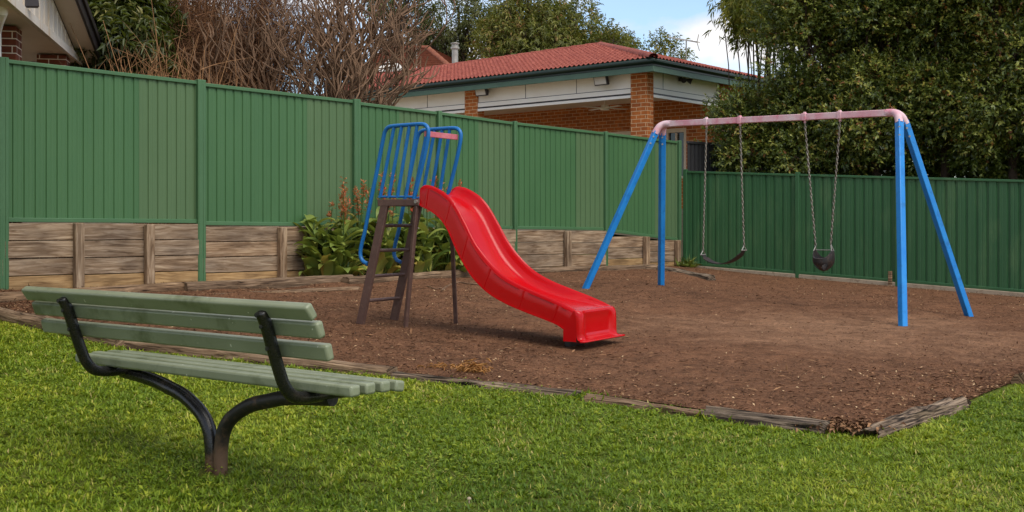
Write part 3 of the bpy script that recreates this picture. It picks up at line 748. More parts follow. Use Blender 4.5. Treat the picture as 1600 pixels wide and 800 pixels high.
# ladder
LO = .50
top_n, foot_n = onplane(602, 318), S0 + V(0, 0, -.05)
lean = top_n - foot_n
for off in (0, LO):
    a = foot_n + SWD * off; a.z = ground(a.x, a.y) - .05; b = top_n + SWD * off
    m = MB(); m.bar(a, b, .035, .082, up=SD); m.build('stringer', MT['brown'], slide, bevel=.004)
for i, (px, py) in enumerate(((573, 470), (581, 431.5), (588.5, 391.5), (595, 352.5))):
    p = onplane(px, py) ; m = MB()
    m.tube([p + SWD * .01, p + SWD * (LO - .01)], .016, 8); m.build('rung', MT['brown'], slide)
p0, p1 = onplane(592, 316.5), onplane(656, 316.5); zz = (p0.z + p1.z) / 2; p0.z = p1.z = zz
m = MB()
for off in (0, LO): m.bar(p0 + SWD * off, p1 + SWD * off, .04, .062)
m.bar(p0 + SD * .02 + SWD * .02, p0 + SD * .02 + SWD * (LO - .02), .04, .06); m.bar(p1 - SD * .02 + SWD * .02, p1 - SD * .02 + SWD * (LO - .02), .04, .06)
c = (p0 + p1) / 2 + SWD * LO / 2 + V(0, 0, .02); m.box(c, SD * ((p1 - p0).length / 2 - .02), SWD * (LO / 2 - .02), V(0, 0, .008))
plat = m.build('platform', MT['brown'], slide, bevel=.004)
m = MB(); q = onplane(651, 315, -.022); m.tube([q, q - SWD * .02], .018, 6); m.build('bolt', MT['galv'], plat)
q = G(632, 520); m = MB(); m.bar(V(q.x, q.y, q.z - .05), p1 - SD * .035 - V(0, 0, .03) + SWD * .0, .036, .036); m.build('leg', MT['brown'], slide, bevel=.004)
q = G(713, 511); m = MB(); m.bar(V(q.x, q.y, q.z - .05), p1 - SD * .02 - V(0, 0, .03) + SWD * LO, .036, .036); m.build('leg', MT['brown'], slide, bevel=.004)
# handrails
hoop = [(574, 412), (567, 408), (563, 398), (565, 382), (570, 362), (577, 325), (590, 262), (599, 216), (602, 205), (607, 199), (616, 197), (640, 195), (658, 194), (665, 196), (669, 202), (669, 213), (664, 240), (655, 278), (647, 310)]
hp3 = [onplane(*p) for p in hoop]
for off, sgn in ((-.0, -1), (LO, 1)):
    m = MB(); pts = bez([p + SWD * (off + .0) for p in hp3], 4); m.tube(pts, .019, 10)
    rail = m.build('handrail', MT['blue_dark'], slide)
    for k in range(4):
        f = (k + .75) / 4.75
        a = lerp(onplane(601, 203), onplane(667, 203), f * .98) ; b = lerp(onplane(581, 306), onplane(646, 306), f)
        a = lerp(onplane(607, 198.5), onplane(664, 195.5), f); a_b = lerp(onplane(584, 309), onplane(648, 309), f)
        mb_ = MB(); mb_.tube([a + SWD * off, a_b + SWD * off], .016, 8); mb_.build('bar', MT['blue_dark'], rail)
    mb_ = MB(); mb_.tube([onplane(592, 307.5) + SWD * off, onplane(650, 307.5) + SWD * off], .011, 8); mb_.build('bottom_bar', MT['blue_dark'], rail)
a = onplane(664, 209) ; m = MB(); m.bar(a + SWD * .0, a + SWD * LO, .02, .05); cb = m.build('crossbar', MT['pink_red'], slide, bevel=.004)

# ------------------------------------------------------------------ swing set
LF, LR, RF, RR = G(910, 455), G(1033, 450), G(1411, 515), G(1518, 498)
mL, mR = (LF + LR) / 2, (RF + RR) / 2
BD = V(mR.x - mL.x, mR.y - mL.y, 0).normalized(); BA = V(-BD.y, BD.x, 0)      # along beam, away from viewer
def beam_pt(px, py=None):
    u = (px - 800) / F; s = (mL.x - u * mL.y) / (u * BD.y - BD.x)
    p = V(mL.x, mL.y, 0) + BD * s
    return at(px, py, p.y) if py else p
BLp, BRp = beam_pt(1046, 193.5), beam_pt(1388, 176.5)
def onbeam(px):
    p = beam_pt(px); f = (p.xy - BLp.xy).length / (BRp.xy - BLp.xy).length * (1 if (p - BLp).dot(BD) > 0 else -1)
    p.z = lerp(BLp.z, BRp.z, f); return p
sw = thing('swing_frame', 'blue and faded pink steel swing frame standing on bark', 'swing frame', (lerp(mL.x, mR.x, .5), lerp(mL.y, mR.y, .5), ground(3.1, 14.1)))
bdir = (BRp - BLp).normalized()
m = MB(); m.bar(BLp, BRp, .075, .075); m.build('beam', MT['pink'], sw, bevel=.006, seg=2)
for end, f1, f2, sg in ((BLp, LF, LR, -1), (BRp, RF, RR, 1)):
    apex = end + bdir * sg * .06
    brm = MB()
    for k, ft in ((-1, f1), (1, f2)):
        tgt = V(ft.x, ft.y, ft.z - .06); st_ = end + bdir * sg * .16 + BA * k * .075 - V(0, 0, .095)
        dl = (tgt - st_).normalized()
        lm = MB(); lm.tube([st_, tgt], .052, 4, phase=RAD(20))
        lg = lm.build('leg', MT['blue'], sw, bevel=.008)
        for f_ in (.035, .075):
            q = st_ + (tgt - st_) * f_; sd_ = -BA if k < 0 else BA; tw = V(-q.x, -q.y, 0).normalized(); bo = MB(); bo.tube([q + tw * .03, q + tw * .052], .013, 6); bo.build('bolt', MT['galv'], lg)
        path = bez([end - bdir * sg * .02, end + bdir * sg * .075 + BA * k * .015 - V(0, 0, .004), end + bdir * sg * .135 + BA * k * .05 - V(0, 0, .045), st_ + dl * .035], 5)
        brm.tube(path, .046, 10)
    brm.build('elbow_bracket', MT['pink'], sw)
hang = [1104, 1156.5, 1257.5, 1312.5]
HP = []
for px in hang:
    p = onbeam(px); HP.append(p)
    m = MB()
    m.box(p, bdir * .028, BA * .044, V(0, 0, .044)); m.box(p + V(0, 0, .05), bdir * .016, BA * .016, V(0, 0, .012))
    m.tube([p - V(0, 0, .04), p - V(0, 0, .075)], .016, 8)
    m.build('hanger_clamp', MT['pink'], sw, bevel=.006)
def chain(p0, p1, mat, parent, link=.052, r=.0058):
    d = (p1 - p0); L = d.length; d.normalize(); n = max(3, int(L / (link * .72))); st_ = L / n
    a = d.cross(BA).normalized(); b = d.cross(a); mb = MB()
    for i in range(n):
        c = p0 + d * (st_ * (i + .5)); s = (a if i % 2 else b); s = (s + (b if i % 2 else a) * .35).normalized(); nn = d.cross(s)
        rings = []
        for k in range(10):
            th = 2 * math.pi * k / 10; rad = d * math.cos(th) * (st_ * .66) + s * math.sin(th) * link * .27
            out = rad.normalized()
            rings.append([c + rad + (out * math.cos(t) + nn * math.sin(t)) * r for t in [2 * math.pi * j / 5 for j in range(5)]])
        base = len(mb.v)
        for rr in rings: mb.v += rr
        for k in range(10):
            for j in range(5):
                k2, j2 = (k + 1) % 10, (j + 1) % 5
                mb.f.append((base + k * 5 + j, base + k2 * 5 + j, base + k2 * 5 + j2, base + k * 5 + j2))
    return mb.build('chain', mat, parent)
def below(px, py, ref):     # point in the vertical plane of the beam
    q = beam_pt(px); return at(px, py, q.y)
# belt swing
eL, eR = below(1098.5, 398, 0), below(1162.5, 391, 1)
bs = thing('belt_swing', 'empty swing with a sagging black belt seat on two chains', 'swing', (eL + eR) / 2)
chain(HP[0] - V(0, 0, .07), eL + V(0, 0, .05), MT['steel'], bs); chain(HP[1] - V(0, 0, .07), eR + V(0, 0, .05), MT['steel'], bs)
m = MB(); lowz = below(1130, 412, 0).z; rings = []
for i in range(25):
    f = i / 24; c = lerp(eL, eR, f); zc = lerp(eL.z, eR.z, f) - (lerp(eL.z, eR.z, .5) - lowz) * (1 - (2 * f - 1) ** 2) ** .8
    wd = .075 * (1 if .06 < f < .94 else .6); tl = V(0, 0, .0)
    c = V(c.x, c.y, zc); rings.append([c - BA * wd - V(0, 0, .005), c + BA * wd - V(0, 0, .005), c + BA * wd + V(0, 0, .006), c - BA * wd + V(0, 0, .006)])
m.rings(rings); m.build('belt_seat', MT['rubber'], bs)
for e, s in ((eL, 1), (eR, -1)):
    m = MB(); m.tube([e + V(0, 0, .055), e + BA * .06 - V(0, 0, .002)], .006, 6); m.tube([e + V(0, 0, .055), e - BA * .06 - V(0, 0, .002)], .006, 6); m.tube([e - BA * .065, e + BA * .065], .007, 6)
    m.build('seat_clip', MT['galv'], bs)
# toddler bucket swing
eL, eR = below(1274.5, 389, 0), below(1298, 386, 0)
cz = below(1287, 392, 0); zt_, zb_ = cz.z, below(1287, 424, 0).z
ts = thing('toddler_swing', 'empty black bucket seat toddler swing on two chains', 'swing', V(cz.x, cz.y, zb_))
chain(HP[2] - V(0, 0, .07), eL + V(0, 0, .03), MT['steel'], ts); chain(HP[3] - V(0, 0, .07), eR + V(0, 0, .03), MT['steel'], ts)
m = MB(); nth, nph = 40, 14; H = zt_ - zb_; RXb, RYb = .135, .14
grid = []
for j in range(nph + 1):
    row = []
    for i in range(nth):
        th = 2 * math.pi * i / nth; side = math.cos(th) ** 4
        top = -.10 * (1 - side); f = j / nph
        zz = lerp(zt_ + top + .01, zb_, f); rr = math.cos(max(0, (f - .25) / .75) * math.pi / 2) ** .6 if f < 1 else .0
        rr = max(rr, .02) * (1 - .12 * (1 - f) * side)
        row.append(V(cz.x, cz.y, zz) + BD * math.cos(th) * RXb * rr + BA * math.sin(th) * RYb * rr)
    grid.append(row)
inner = [[V(cz.x, cz.y, 0) + (p - V(cz.x, cz.y, 0)) * .91 for p in r] for r in grid]
for r in inner:
    for p in r: p.z = p.z / .91 + .006
m.v = [p for r in grid for p in r] + [p for r in inner for p in r]; off = len(grid) * nth
keepf = set()
for j in range(nph):
    for i in range(nth):
        th = 2 * math.pi * (i + .5) / nth; dth = (th - 1.5 * math.pi); f = (j + .5) / nph
        hole = any(((dth - s) / .40) ** 2 + ((f - .68) / .25) ** 2 < 1 for s in (-.62, .62))
        if not hole: keepf.add((i, j))
for i, j in keepf:
    i2 = (i + 1) % nth; a, b, c_, d_ = j * nth + i, j * nth + i2, (j + 1) * nth + i2, (j + 1) * nth + i
    m.f.append((a, d_, c_, b)); m.f.append((a + off, b + off, c_ + off, d_ + off))
    for (ni, nj, e0, e1) in ((i, j - 1, a, b), (i, j + 1, c_, d_), ((i - 1) % nth, j, d_, a), (i2, j, b, c_)):
        if (ni, nj) not in keepf: m.f.append((e0, e1, e1 + off, e0 + off))
m.build('bucket_seat', MT['rubber'], ts, smooth=60)
m = MB()
for e, sgx in ((eL, -1), (eR, 1)):
    q = V(cz.x, cz.y, zt_ + .0) + BD * sgx * .115
    m.tube([e + V(0, 0, .035), q + BA * .03], .006, 6); m.tube([e + V(0, 0, .035), q - BA * .03], .006, 6)
m.tube([V(cz.x, cz.y, zt_ + .01) - BD * .1, V(cz.x, cz.y, zt_ + .01) + BD * .1], .006, 6)
m.build('seat_clip', MT['galv'], ts)

# ------------------------------------------------------------------ canna plants
def canna(seed, name, label, base, h, rad, nst, nfl, flower_t, group='flowering canna clumps'):
    rg = np.random.default_rng(seed); rn = random.Random(seed)
    root = thing(name, label, 'plant', base, group)
    lv, lf_, lt = [], [], []; stm = MB(); fv = []
    for i in range(nst):
        a = rn.uniform(0, 6.283); r = rad * math.sqrt(rn.random()); p = base + V(math.cos(a) * r, math.sin(a) * r * .55, 0); p.z = ground(p.x, p.y)
        hh = h * rn.uniform(.5, 1.0); flow = i < nfl
        if flow: hh = h * rn.uniform(1.15, 1.6)
        lean = V(rn.uniform(-.12, .12), rn.uniform(-.12, .12), 0); top = p + lean * hh + V(0, 0, hh)
        stm.tube([p, lerp(p, top, .5) + lean * .05, top], [.014, .011, .006], 6)
        nl = rn.randint(5, 8)
        for k in range(nl):
            f = (k + .3) / nl * (.62 if flow else .95); q = lerp(p, top, f)
            az = k * 2.4 + rn.uniform(-.6, .6) + a; L = rn.uniform(.30, .52) * (1.05 - .35 * f); W = L * rn.uniform(.30, .42)
            hd = V(math.cos(az), math.sin(az), 0); sd = V(-hd.y, hd.x, 0); el0 = rn.uniform(.6, 1.25); drop = rn.uniform(1.0, 2.3); c = q.copy(); b = len(lv); roll = rn.uniform(-.4, .4)
            for s in range(7):
                t = s / 6; el = el0 - drop * t * t; dv = hd * math.cos(el) + V(0, 0, 1) * math.sin(el)
                wd = W * (math.sin(math.pi * min(1, t * .93 + .07)) ** .7) * (.5 if s == 0 else 1) * .5
                nv = sd.cross(dv); s2 = (sd * math.cos(roll) + nv * math.sin(roll)); up = -nv if nv.z < 0 else nv
                lv += [c + s2 * wd + up * wd * .35, c.copy(), c - s2 * wd + up * wd * .35]
                c = c + dv * L / 6
            for s in range(6):
                for e in (0, 1): lf_.append((b + s * 3 + e, b + s * 3 + e + 1, b + s * 3 + e + 4, b + s * 3 + e + 3))
            tt = min(1, max(0, rn.gauss(.5, .2))) if f > .2 or rn.random() < .6 else rn.uniform(.75, 1); lt += [tt] * 21
        if flow: fv.append([lerp(p, top, rn.uniform(.80, 1.06)) for _ in range(rn.randint(18, 28))])
    np_mesh('foliage', np.array([tuple(v) for v in lv]), np.array(lf_), None, MT['canna'], np.array(lt), root, smooth=True)
    stm.build('stem', MT['canna'], root)
    for sp in fv:                             # one flower spike per tall stem
        P = np.array([tuple(v) for v in sp]); n = len(P)
        P2 = P + rg.normal(0, .013, (n, 3)); d = nrm(rdir(rg, n) * .7 + np.array([0, 0, .9]))
        v1, f1, t1 = shoots(rg, P2, d, 3, .03, .056, .022, .75, .15, pt=np.clip(rg.normal(flower_t, .25, n), 0, 1))
        np_mesh('flower', v1, None, f1, MT['flower'], t1, root)
def bedp(px, off=.32): 
    p = wp(px, off); return p
canna(1, 'canna_plant', 'leafy clump with faded orange flower spikes, furthest left of the flowering plants', bedp(486, .36), .84, .30, 24, 6, .2)
canna(2, 'canna_plant', 'tall leafy clump with orange spikes, just left of the slide ladder', bedp(538, .42), .88, .36, 32, 7, .25)
canna(3, 'canna_plant', 'leafy clump with red and orange blooms seen between the ladder rungs', bedp(605, .40), .86, .38, 30, 6, .7)
canna(4, 'canna_plant', 'dark leafy clump with orange blooms under the top of the chute', bedp(662, .42), .86, .38, 30, 5, .5)
canna(5, 'canna_plant', 'low leafy clump beside the dark slide leg, behind the chute', bedp(712, .44), .66, .32, 20, 2, .5)
# ------------------------------------------------------------------ brick house with the verandah
HC = V(2.89, 24.3, 0); LD = V(-.755, .656, 0).normalized(); RDV = V(-LD.y * -1, 0, 0); RDV = V(LD.y, -LD.x, 0)
def hp(l, r, z): return HC + LD * l + RDV * r + V(0, 0, z)
HG = ground(3, 25) ; FL = 1.75
house = thing('brick_house', 'orange brick house with red tiled roof and open verandah behind the fence', 'house', hp(4, 3, HG))
def hbox(name, l0, l1, r0, r1, z0, z1, mat, parent=None, bevel=.006, uv=False):
    m = MB(); m.box(hp((l0 + l1) / 2, (r0 + r1) / 2, (z0 + z1) / 2), LD * (l1 - l0) / 2, RDV * (r1 - r0) / 2, V(0, 0, (z1 - z0) / 2))
    return m.build(name, mat, parent or house, bevel=bevel, uv=uv)
ZB, ZT = 4.18, 4.62
hbox('floor_slab', -.1, 10.4, -.1, 9, HG - .5, FL, MT['concrete'])
for l in (0, 4.92, 9.3): hbox('column', l, l + .43, -.012, .23, FL, ZT + .03, MT['brick'], uv=True)
hbox('column', -.012, .23, 3.0, 3.43, FL, ZT + .03, MT['brick'], uv=True)
for l in (0, 4.92):
    hbox('column_cap', l - .02, l + .45, -.035, .25, ZT + .03, ZT + .06, MT['cream'])
# beams: lower board stands proud of the sheet above
segs = [(.43, 4.92), (5.35, 9.3)]
for a, b in segs:
    bm = hbox('beam', a, b, .02, .2, ZB + .0, ZT + .1, MT['white'])
    hbox('beam_board', a, b, -.004, .018, ZB + .052, ZB + .15, MT['white'], bm, .003); hbox('lower_board', a, b, -.016, .018, ZB - .05, ZB + .012, MT['white'], bm, .003)
    hbox('shadow_gap_strip', a, b, .008, .0185, ZB + .0125, ZB + .0515, MT['dark'], bm, 0); hbox('shadow_gap_strip', a, b, .012, .0185, ZB + .1505, ZB + .164, MT['dark'], bm, 0)  # dark strips added as the shadow in the gaps between boards
    n = max(1, int((b - a) / 1.8))
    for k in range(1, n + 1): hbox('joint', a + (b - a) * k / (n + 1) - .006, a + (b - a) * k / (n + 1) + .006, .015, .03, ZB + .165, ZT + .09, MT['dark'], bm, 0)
bm = hbox('beam', .02, .2, .23, 3.0, ZB + .0, ZT + .1, MT['white']); hbox('beam_board', -.004, .018, .23, 3.0, ZB + .052, ZB + .15, MT['white'], bm, .003); hbox('lower_board', -.016, .018, .23, 3.0, ZB - .05, ZB + .012, MT['white'], bm, .003)
hbox('shadow_gap_strip', .008, .0185, .23, 3.0, ZB + .0125, ZB + .0515, MT['dark'], bm, 0); hbox('shadow_gap_strip', .012, .0185, .23, 3.0, ZB + .1505, ZB + .164, MT['dark'], bm, 0)  # same dark strips for gap shadow on the right face
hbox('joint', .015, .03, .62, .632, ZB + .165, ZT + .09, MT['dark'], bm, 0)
hbox('ceiling', .21, 9.5, .24, 3.0, 4.40, 4.46, MT['cream'])
# rear wall pieces around the openings
wl = [(-.1, .93, FL, ZT + .3), (.93, 1.51, 3.71, ZT + .3), (1.51, 2.16, FL, ZT + .3), (2.16, 3.3, 3.72, ZT + .3), (3.3, 10.2, FL, ZT + .3), (.93, 1.51, FL, 2.5), (2.16, 3.3, FL, 2.2)]
m = MB()
for a, b, z0, z1 in wl: m.box(hp((a + b) / 2, 3.12, (z0 + z1) / 2), LD * (b - a) / 2, RDV * .12, V(0, 0, (z1 - z0) / 2))
m.box(hp(10.08, 6, (FL + ZT + .3) / 2), LD * .12, RDV * 2.75, V(0, 0, (ZT + .3 - FL) / 2)); m.box(hp(.02, 6, (FL + ZT + .3) / 2), LD * .12, RDV * 2.75, V(0, 0, (ZT + .3 - FL) / 2))
m.build('wall', MT['brick'], house, uv=True)
for a, b, z0, z1 in ((.93, 1.51, 2.5, 3.71), (2.16, 3.3, 2.2, 3.72)):
    fm = MB(); 
    for q in ((a, a + .07, z0, z1), (b - .07, b, z0, z1), (a + .07, b - .07, z1 - .1, z1), (a + .07, b - .07, z0, z0 + .06)):
        fm.box(hp((q[0] + q[1]) / 2, 3.05, (q[2] + q[3]) / 2), LD * (q[1] - q[0]) / 2, RDV * .05, V(0, 0, (q[3] - q[2]) / 2))
    fm.box(hp((a + b) / 2, 3.05, (z0 + z1) / 2 - .02), LD * .025, RDV * .045, V(0, 0, (z1 - z0) / 2 - .09))
    wf = fm.build('window', MT['cream'], house, bevel=.005)
    gm = MB(); gm.box(hp((a + b) / 2, 3.07, (z0 + z1) / 2), LD * ((b - a) / 2 - .065), RDV * .006, V(0, 0, (z1 - z0) / 2 - .055)); gm.build('pane', MT['glass'], wf)
# eaves, gutter
OV = .45; ZE = 4.84; EL = 10.6; ER = 8.5
hbox('fascia', -OV + .02, EL, -OV + .03, -OV + .06, ZT - .03, ZE - .13, MT['fascia']); 
hbox('fascia', -OV + .03, -OV + .06, -OV + .061, ER, ZT - .03, ZE - .13, MT['fascia'])
hbox('eave_board', -OV + .035, EL, -OV + .032, -OV + .058, ZE - .129, ZE + .05, MT['gutter']); hbox('eave_board', -OV + .035, -OV + .058, -OV + .059, ER, ZE - .129, ZE + .05, MT['gutter'])
hbox('soffit', -OV + .06, EL, -OV + .06, -.04, ZT + .075, ZT + .095, MT['cream']); hbox('soffit', -OV + .06, -.04, -.04, ER, ZT + .075, ZT + .095, MT['cream'])
def gutter(l0, l1, r0, r1):
    a, b = hp(l0, r0, ZE - .06), hp(l1, r1, ZE - .06); return a, b
m = MB(); gp_ = [(0, .055), (-.012, .055), (-.055, .03), (-.07, -.01), (-.055, -.05), (-.02, -.065), (0, -.065)]
m.rings([[hp(EL, -OV + .03 + x, ZE - .02 + z) for x, z in gp_], [hp(-OV + .03 + 0, -OV + .03 + x, ZE - .02 + z) if False else hp(-OV + .03 + x, -OV + .03 + x, ZE - .02 + z) for x, z in gp_], [hp(-OV + .03 + x, ER, ZE - .02 + z) for x, z in gp_]])
m.build('gutter', MT['gutter'], house, smooth=50)
# tiled roof with real tile relief
def tile_face(P, A, U, rise, bmax, a0, a1, L, course=.27, pitch=.13, sub=6):
    """P eave corner, A along the eave, U inward; clip by a0(b) a1(b) and bmax(a)"""
    n = int(L / pitch * sub); aa = np.arange(n + 1) / sub * pitch; rows = []
    nb = int(bmax(0) / course) + 1
    for k in range(nb):
        for b, lift in ((k * course, .045), ((k + .93) * course, .012)): rows.append((b, lift))
    vs = []
    for b, lift in rows:
        jit = 0
        for a in aa:
            bb = min(b, bmax(a)); ac = min(max(a, a0(bb)), a1(bb)); w = math.cos(ac / pitch * 2 * math.pi)
            hgt = lift + .026 * (w if w > 0 else w * .5)
            vs.append(P + A * ac + U * bb + V(0, 0, bb * rise + hgt))
    w_ = len(aa); fs = [(j * w_ + i, j * w_ + i + 1, (j + 1) * w_ + i + 1, (j + 1) * w_ + i) for j in range(len(rows) - 1) for i in range(w_ - 1)]
    return vs, fs
EP = hp(-OV, -OV, ZE + .0); pL, pR, u4, v4 = .305, .282, 4.0, 4.32
roof = MB()
bmx = lambda a: max(.05, u4 - .105 * max(0, a - v4))
vs_, fs_ = tile_face(EP, LD, RDV, pL, lambda a: bmx(a), lambda b: v4 * b / u4, lambda b: 10.8 + b * .4, 12.5); roof.add(vs_, fs_)
vs_, fs_ = tile_face(EP, RDV, LD, pR, lambda a: v4, lambda b: u4 * b / v4, lambda b: 9.0 - b * .9, 9.2); roof.add(vs_, [tuple(reversed(f)) for f in fs_])
A_ = EP + RDV * u4 + LD * v4 + V(0, 0, u4 * pL); E_ = EP + RDV * bmx(12) + LD * 12.0 + V(0, 0, bmx(12) * pL)
back = [A_, E_, E_ + RDV * 4 - V(0, 0, 1.2), A_ + RDV * 4 - V(0, 0, 1.2)]; roof.add(back, [(0, 3, 2, 1)])
rf = roof.build('roof', MT['tile'], house, smooth=35)
def caps(mb, a, b, r=.12, step=.42):
    d = b - a; L = d.length; d.normalize(); s = d.cross(V(0, 0, 1)).normalized(); u = s.cross(d); n = int(L / step)
    for k in range(n):
        p, q = a + d * (L * k / n), a + d * (L * (k + 1) / n + .03); rg_ = []
        for c_, rr in ((p, r), (q, r * .86)): rg_.append([c_ + s * math.cos(t) * rr + u * (math.sin(t) * rr * .8 - .02) for t in [math.pi * j / 8 for j in range(9)]])
        mb.rings(rg_, caps=False, closed=False); mb.add([rg_[0][j] for j in range(9)], [tuple(range(9))])
m = MB(); caps(m, E_, A_); caps(m, A_, EP + V(0, 0, .06)); m.build('ridge_cap', MT['tile'], rf, smooth=50)
m = MB(); fp = at(711, 104, 34.5); ft = at(711, 76, 34.5)
m.tube([fp - V(0, 0, 1.2), ft], .095, 14); 
fl = m.build('flue', MT['galv'], rf)
m = MB(); m.tube([ft - V(0, 0, .02), ft + V(0, 0, .05)], .135, 14); m.tube([ft + V(0, 0, .05), ft + V(0, 0, .13)], .10, 14); m.tube([ft + V(0, 0, .13), ft + V(0, 0, .17)], .135, 14); m.build('flue_cap', MT['galv'], fl, bevel=.01)
# flood lamps on the beam
def flood(label, l, z):
    o = hp(l, -.03, z); t = thing('flood_light', label, 'flood light', o, 'flood lights on the verandah beam'); 
    m = MB(); dn = (-RDV * .92 + LD * .25 - V(0, 0, .22)).normalized(); up = (V(0, 0, 1) - dn * dn.z).normalized(); c = o - RDV * .2 + V(0, 0, .0)
    m.box(c, LD * .18, up * .14, dn * .03); m.build('housing', MT['dark'], t, bevel=.012)
    m = MB(); m.box(c + dn * .031, LD * .15, up * .112, dn * .005); m.build('lens', MT['lens'], t)
    m = MB(); m.bar(o + V(0, 0, -.02), c - dn * .02, .03, .03); m.box(o - V(0, 0, .02), LD * .05, RDV * .012, V(0, 0, .05)); m.build('bracket', MT['dark'], t)
flood('square dark flood lamp on the white beam beside the corner brick column', 1.06, 4.57)
flood('square dark flood lamp on the white beam beside the far brick column', 4.60, 4.60)
o = hp(-.02, 1.25, 4.62); t = thing('spot_light', 'twin headed dark spot light under the right hand eave', 'spot light', o)
m = MB(); m.box(o, LD * .015, RDV * .05, V(0, 0, .05)); m.build('base', MT['dark'], t)
for k in (-1, 1):
    c = o - LD * .1 + RDV * k * .09 - V(0, 0, .01); d = (-LD + RDV * k * .7 - V(0, 0, .5)).normalized(); m = MB(); m.tube([o, c, c + d * .06, c + d * .13], [.015, .02, .045, .065], 10); m.build('lamp_head', MT['dark'], t)
# ceiling fan
fo = hp(2.23, 1.5, 4.40); fan = thing('ceiling_fan', 'white ceiling fan hanging under the verandah roof', 'fan', fo - V(0, 0, .3))
m = MB(); m.tube([fo, fo - V(0, 0, .2)], .015, 8); m.tube([fo - V(0, 0, .18), fo - V(0, 0, .3)], [.09, .11], 16); m.build('motor', MT['white'], fan)
for k in range(4):
    a = .5 + k * math.pi / 2; d = V(math.cos(a), math.sin(a), 0); m = MB(); m.bar(fo - V(0, 0, .25) + d * .1, fo - V(0, 0, .25) + d * .62, .12, .012); m.build('blade', MT['white'], fan, bevel=.004)
# TV aerial on the roof behind
ap = at(1046, 58, 33); aq = at(1089, 66, 31.8)
an = thing('television_aerial', 'thin metal television aerial above the red tiled roof', 'aerial', V(lerp(ap.x, aq.x, .6), lerp(ap.y, aq.y, .6), 5.2))
m = MB(); m.tube([ap, aq], .016, 6); m.build('boom', MT['galv'], an)
m = MB(); c = lerp(ap, aq, .62); m.tube([V(c.x, c.y, 5.0), c], .02, 6); m.build('mast', MT['galv'], an)
m = MB(); ad = (aq - ap).normalized(); ac_ = V(-ad.y, ad.x, 0)
for f, h_ in ((.05, .16), (.18, .2), (.3, .22), (.42, .25), (.55, .3), (.72, .32)): c = lerp(ap, aq, f); m.tube([c - ac_ * h_, c + ac_ * h_], .008, 5)
c = aq; m.tube([c + V(.05, 0, .22), c, c + V(.07, 0, -.24)], .012, 5); m.tube([c + V(0, 0, 0), c + V(.09, 0, 0)], .012, 5)
m.build('element', MT['galv'], an)

# ------------------------------------------------------------------ brown tiled house further back
bh = thing('tiled_house', 'brown tiled house with a pale gable behind the red roof', 'house', at(650, 110, 44) - V(0, 0, 6))
zpk = at(655, 74, 44); e1 = at(716, 116, 42); e0 = at(560, 116, 42)
def flat_tiles(mb, pa, pb, pc, pd, n):      # quad eave a-b, ridge d-c, in stepped courses
    for k in range(n):
        f0, f1 = k / n, (k + 1) / n
        q = [lerp(pa, pd, f0), lerp(pb, pc, f0), lerp(pb, pc, f1), lerp(pa, pd, f1)]; nn = (q[1] - q[0]).cross(q[3] - q[0]).normalized() * .07
        mb.add([q[0] + nn, q[1] + nn, q[2], q[3], q[0], q[1]], [(0, 1, 2, 3), (4, 5, 1, 0)])
m = MB(); zp2 = at(668, 74, 45); zp1 = at(600, 74, 47)
e1b, e0b_ = at(722, 120, 42), at(552, 122, 43)
flat_tiles(m, e0b_, e1b, zp2, zp1, 16); flat_tiles(m, e1b, e1b + V(3, 8, 0), zp2 + V(1, 4, 0), zp2, 16)
m.add([e0b_, zp1, zp1 + V(0, 6, -2)], [(0, 1, 2)])
rb_ = m.build('roof', MT['tile_brown'], bh, smooth=0)
m = MB(); caps(m, zp1, zp2, .13); caps(m, zp2, e1b, .13); m.build('ridge_cap', MT['tile_brown'], rb_)
m = MB(); m.bar(e0b_ - V(0, -.5, 1.6), e1b - V(0, -.5, 1.6), .3, 3.0); m.build('wall', MT['white'], bh)
ga, gb, gc = at(566, 132, 40.5), at(641, 117, 40.5), at(611, 98, 40.5)
m = MB(); m.prism([ga, gb, gc], V(.2, 1.2, 0)); gab = m.build('gable', MT['white'], bh)
m = MB(); 
for a, b in ((ga, gc), (gc, gb)): m.bar(a - V(0, .1, 0), b - V(0, .1, 0), .08, .2, up=(0, 0, 1))
m.build('barge_board', MT['white'], gab)
m = MB(); m.tube([at(651, 122, 41.2), at(651, 66, 41.2)], .02, 6); m.build('vent_pipe', MT['galv'], bh)
# low red tiled wing at the left end of the verandah house
wing = MB(); w0, w1, w2, w3 = at(532, 137, 33.5), at(640, 131, 31.5), at(668, 113, 34.0), at(590, 113, 36)
flat_tiles(wing, w0, w1, w2, w3, 9); wing.build('wing_roof', MT['tile'], rf, smooth=0)
m = MB(); m.bar(w0 - V(0, 0, .1), w1 - V(0, 0, .1), .12, .16); m.build('wing_gutter', MT['gutter'], house)
m = MB(); m.bar(w0 - V(0, -.4, 1.3), w1 - V(0, -.4, 1.3), .2, 2.1); m.build('wing_wall', MT['white'], house)

# ------------------------------------------------------------------ house at the left edge
QD = V(-.211, .977, 0).normalized(); QR = V(QD.y, -QD.x, 0)           # away along the gable face, outwards to the right
Q0 = at(113, 88, 16.0)
lh = thing('gabled_house', 'white gabled brick porch house at the top left corner of the photo', 'house', V(-7, 14, ground(-7, 14)))
def qp(q, r, z): p = V(Q0.x, Q0.y, 0) + QD * q + QR * r; return V(p.x, p.y, z)
ZG = Q0.z
def qbox(name, q0, q1, r0, r1, z0, z1, mat, bevel=.006, uv=False, parent=None):
    m = MB(); m.box(qp((q0 + q1) / 2, (r0 + r1) / 2, (z0 + z1) / 2), QD * (q1 - q0) / 2, QR * (r1 - r0) / 2, V(0, 0, (z1 - z0) / 2)); return m.build(name, mat, parent or lh, bevel=bevel, uv=uv)
def qof(px, Y): p = at(px, 0, Y); d = p - Q0; return d.x * QD.x + d.y * QD.y, d.x * QR.x + d.y * QR.y
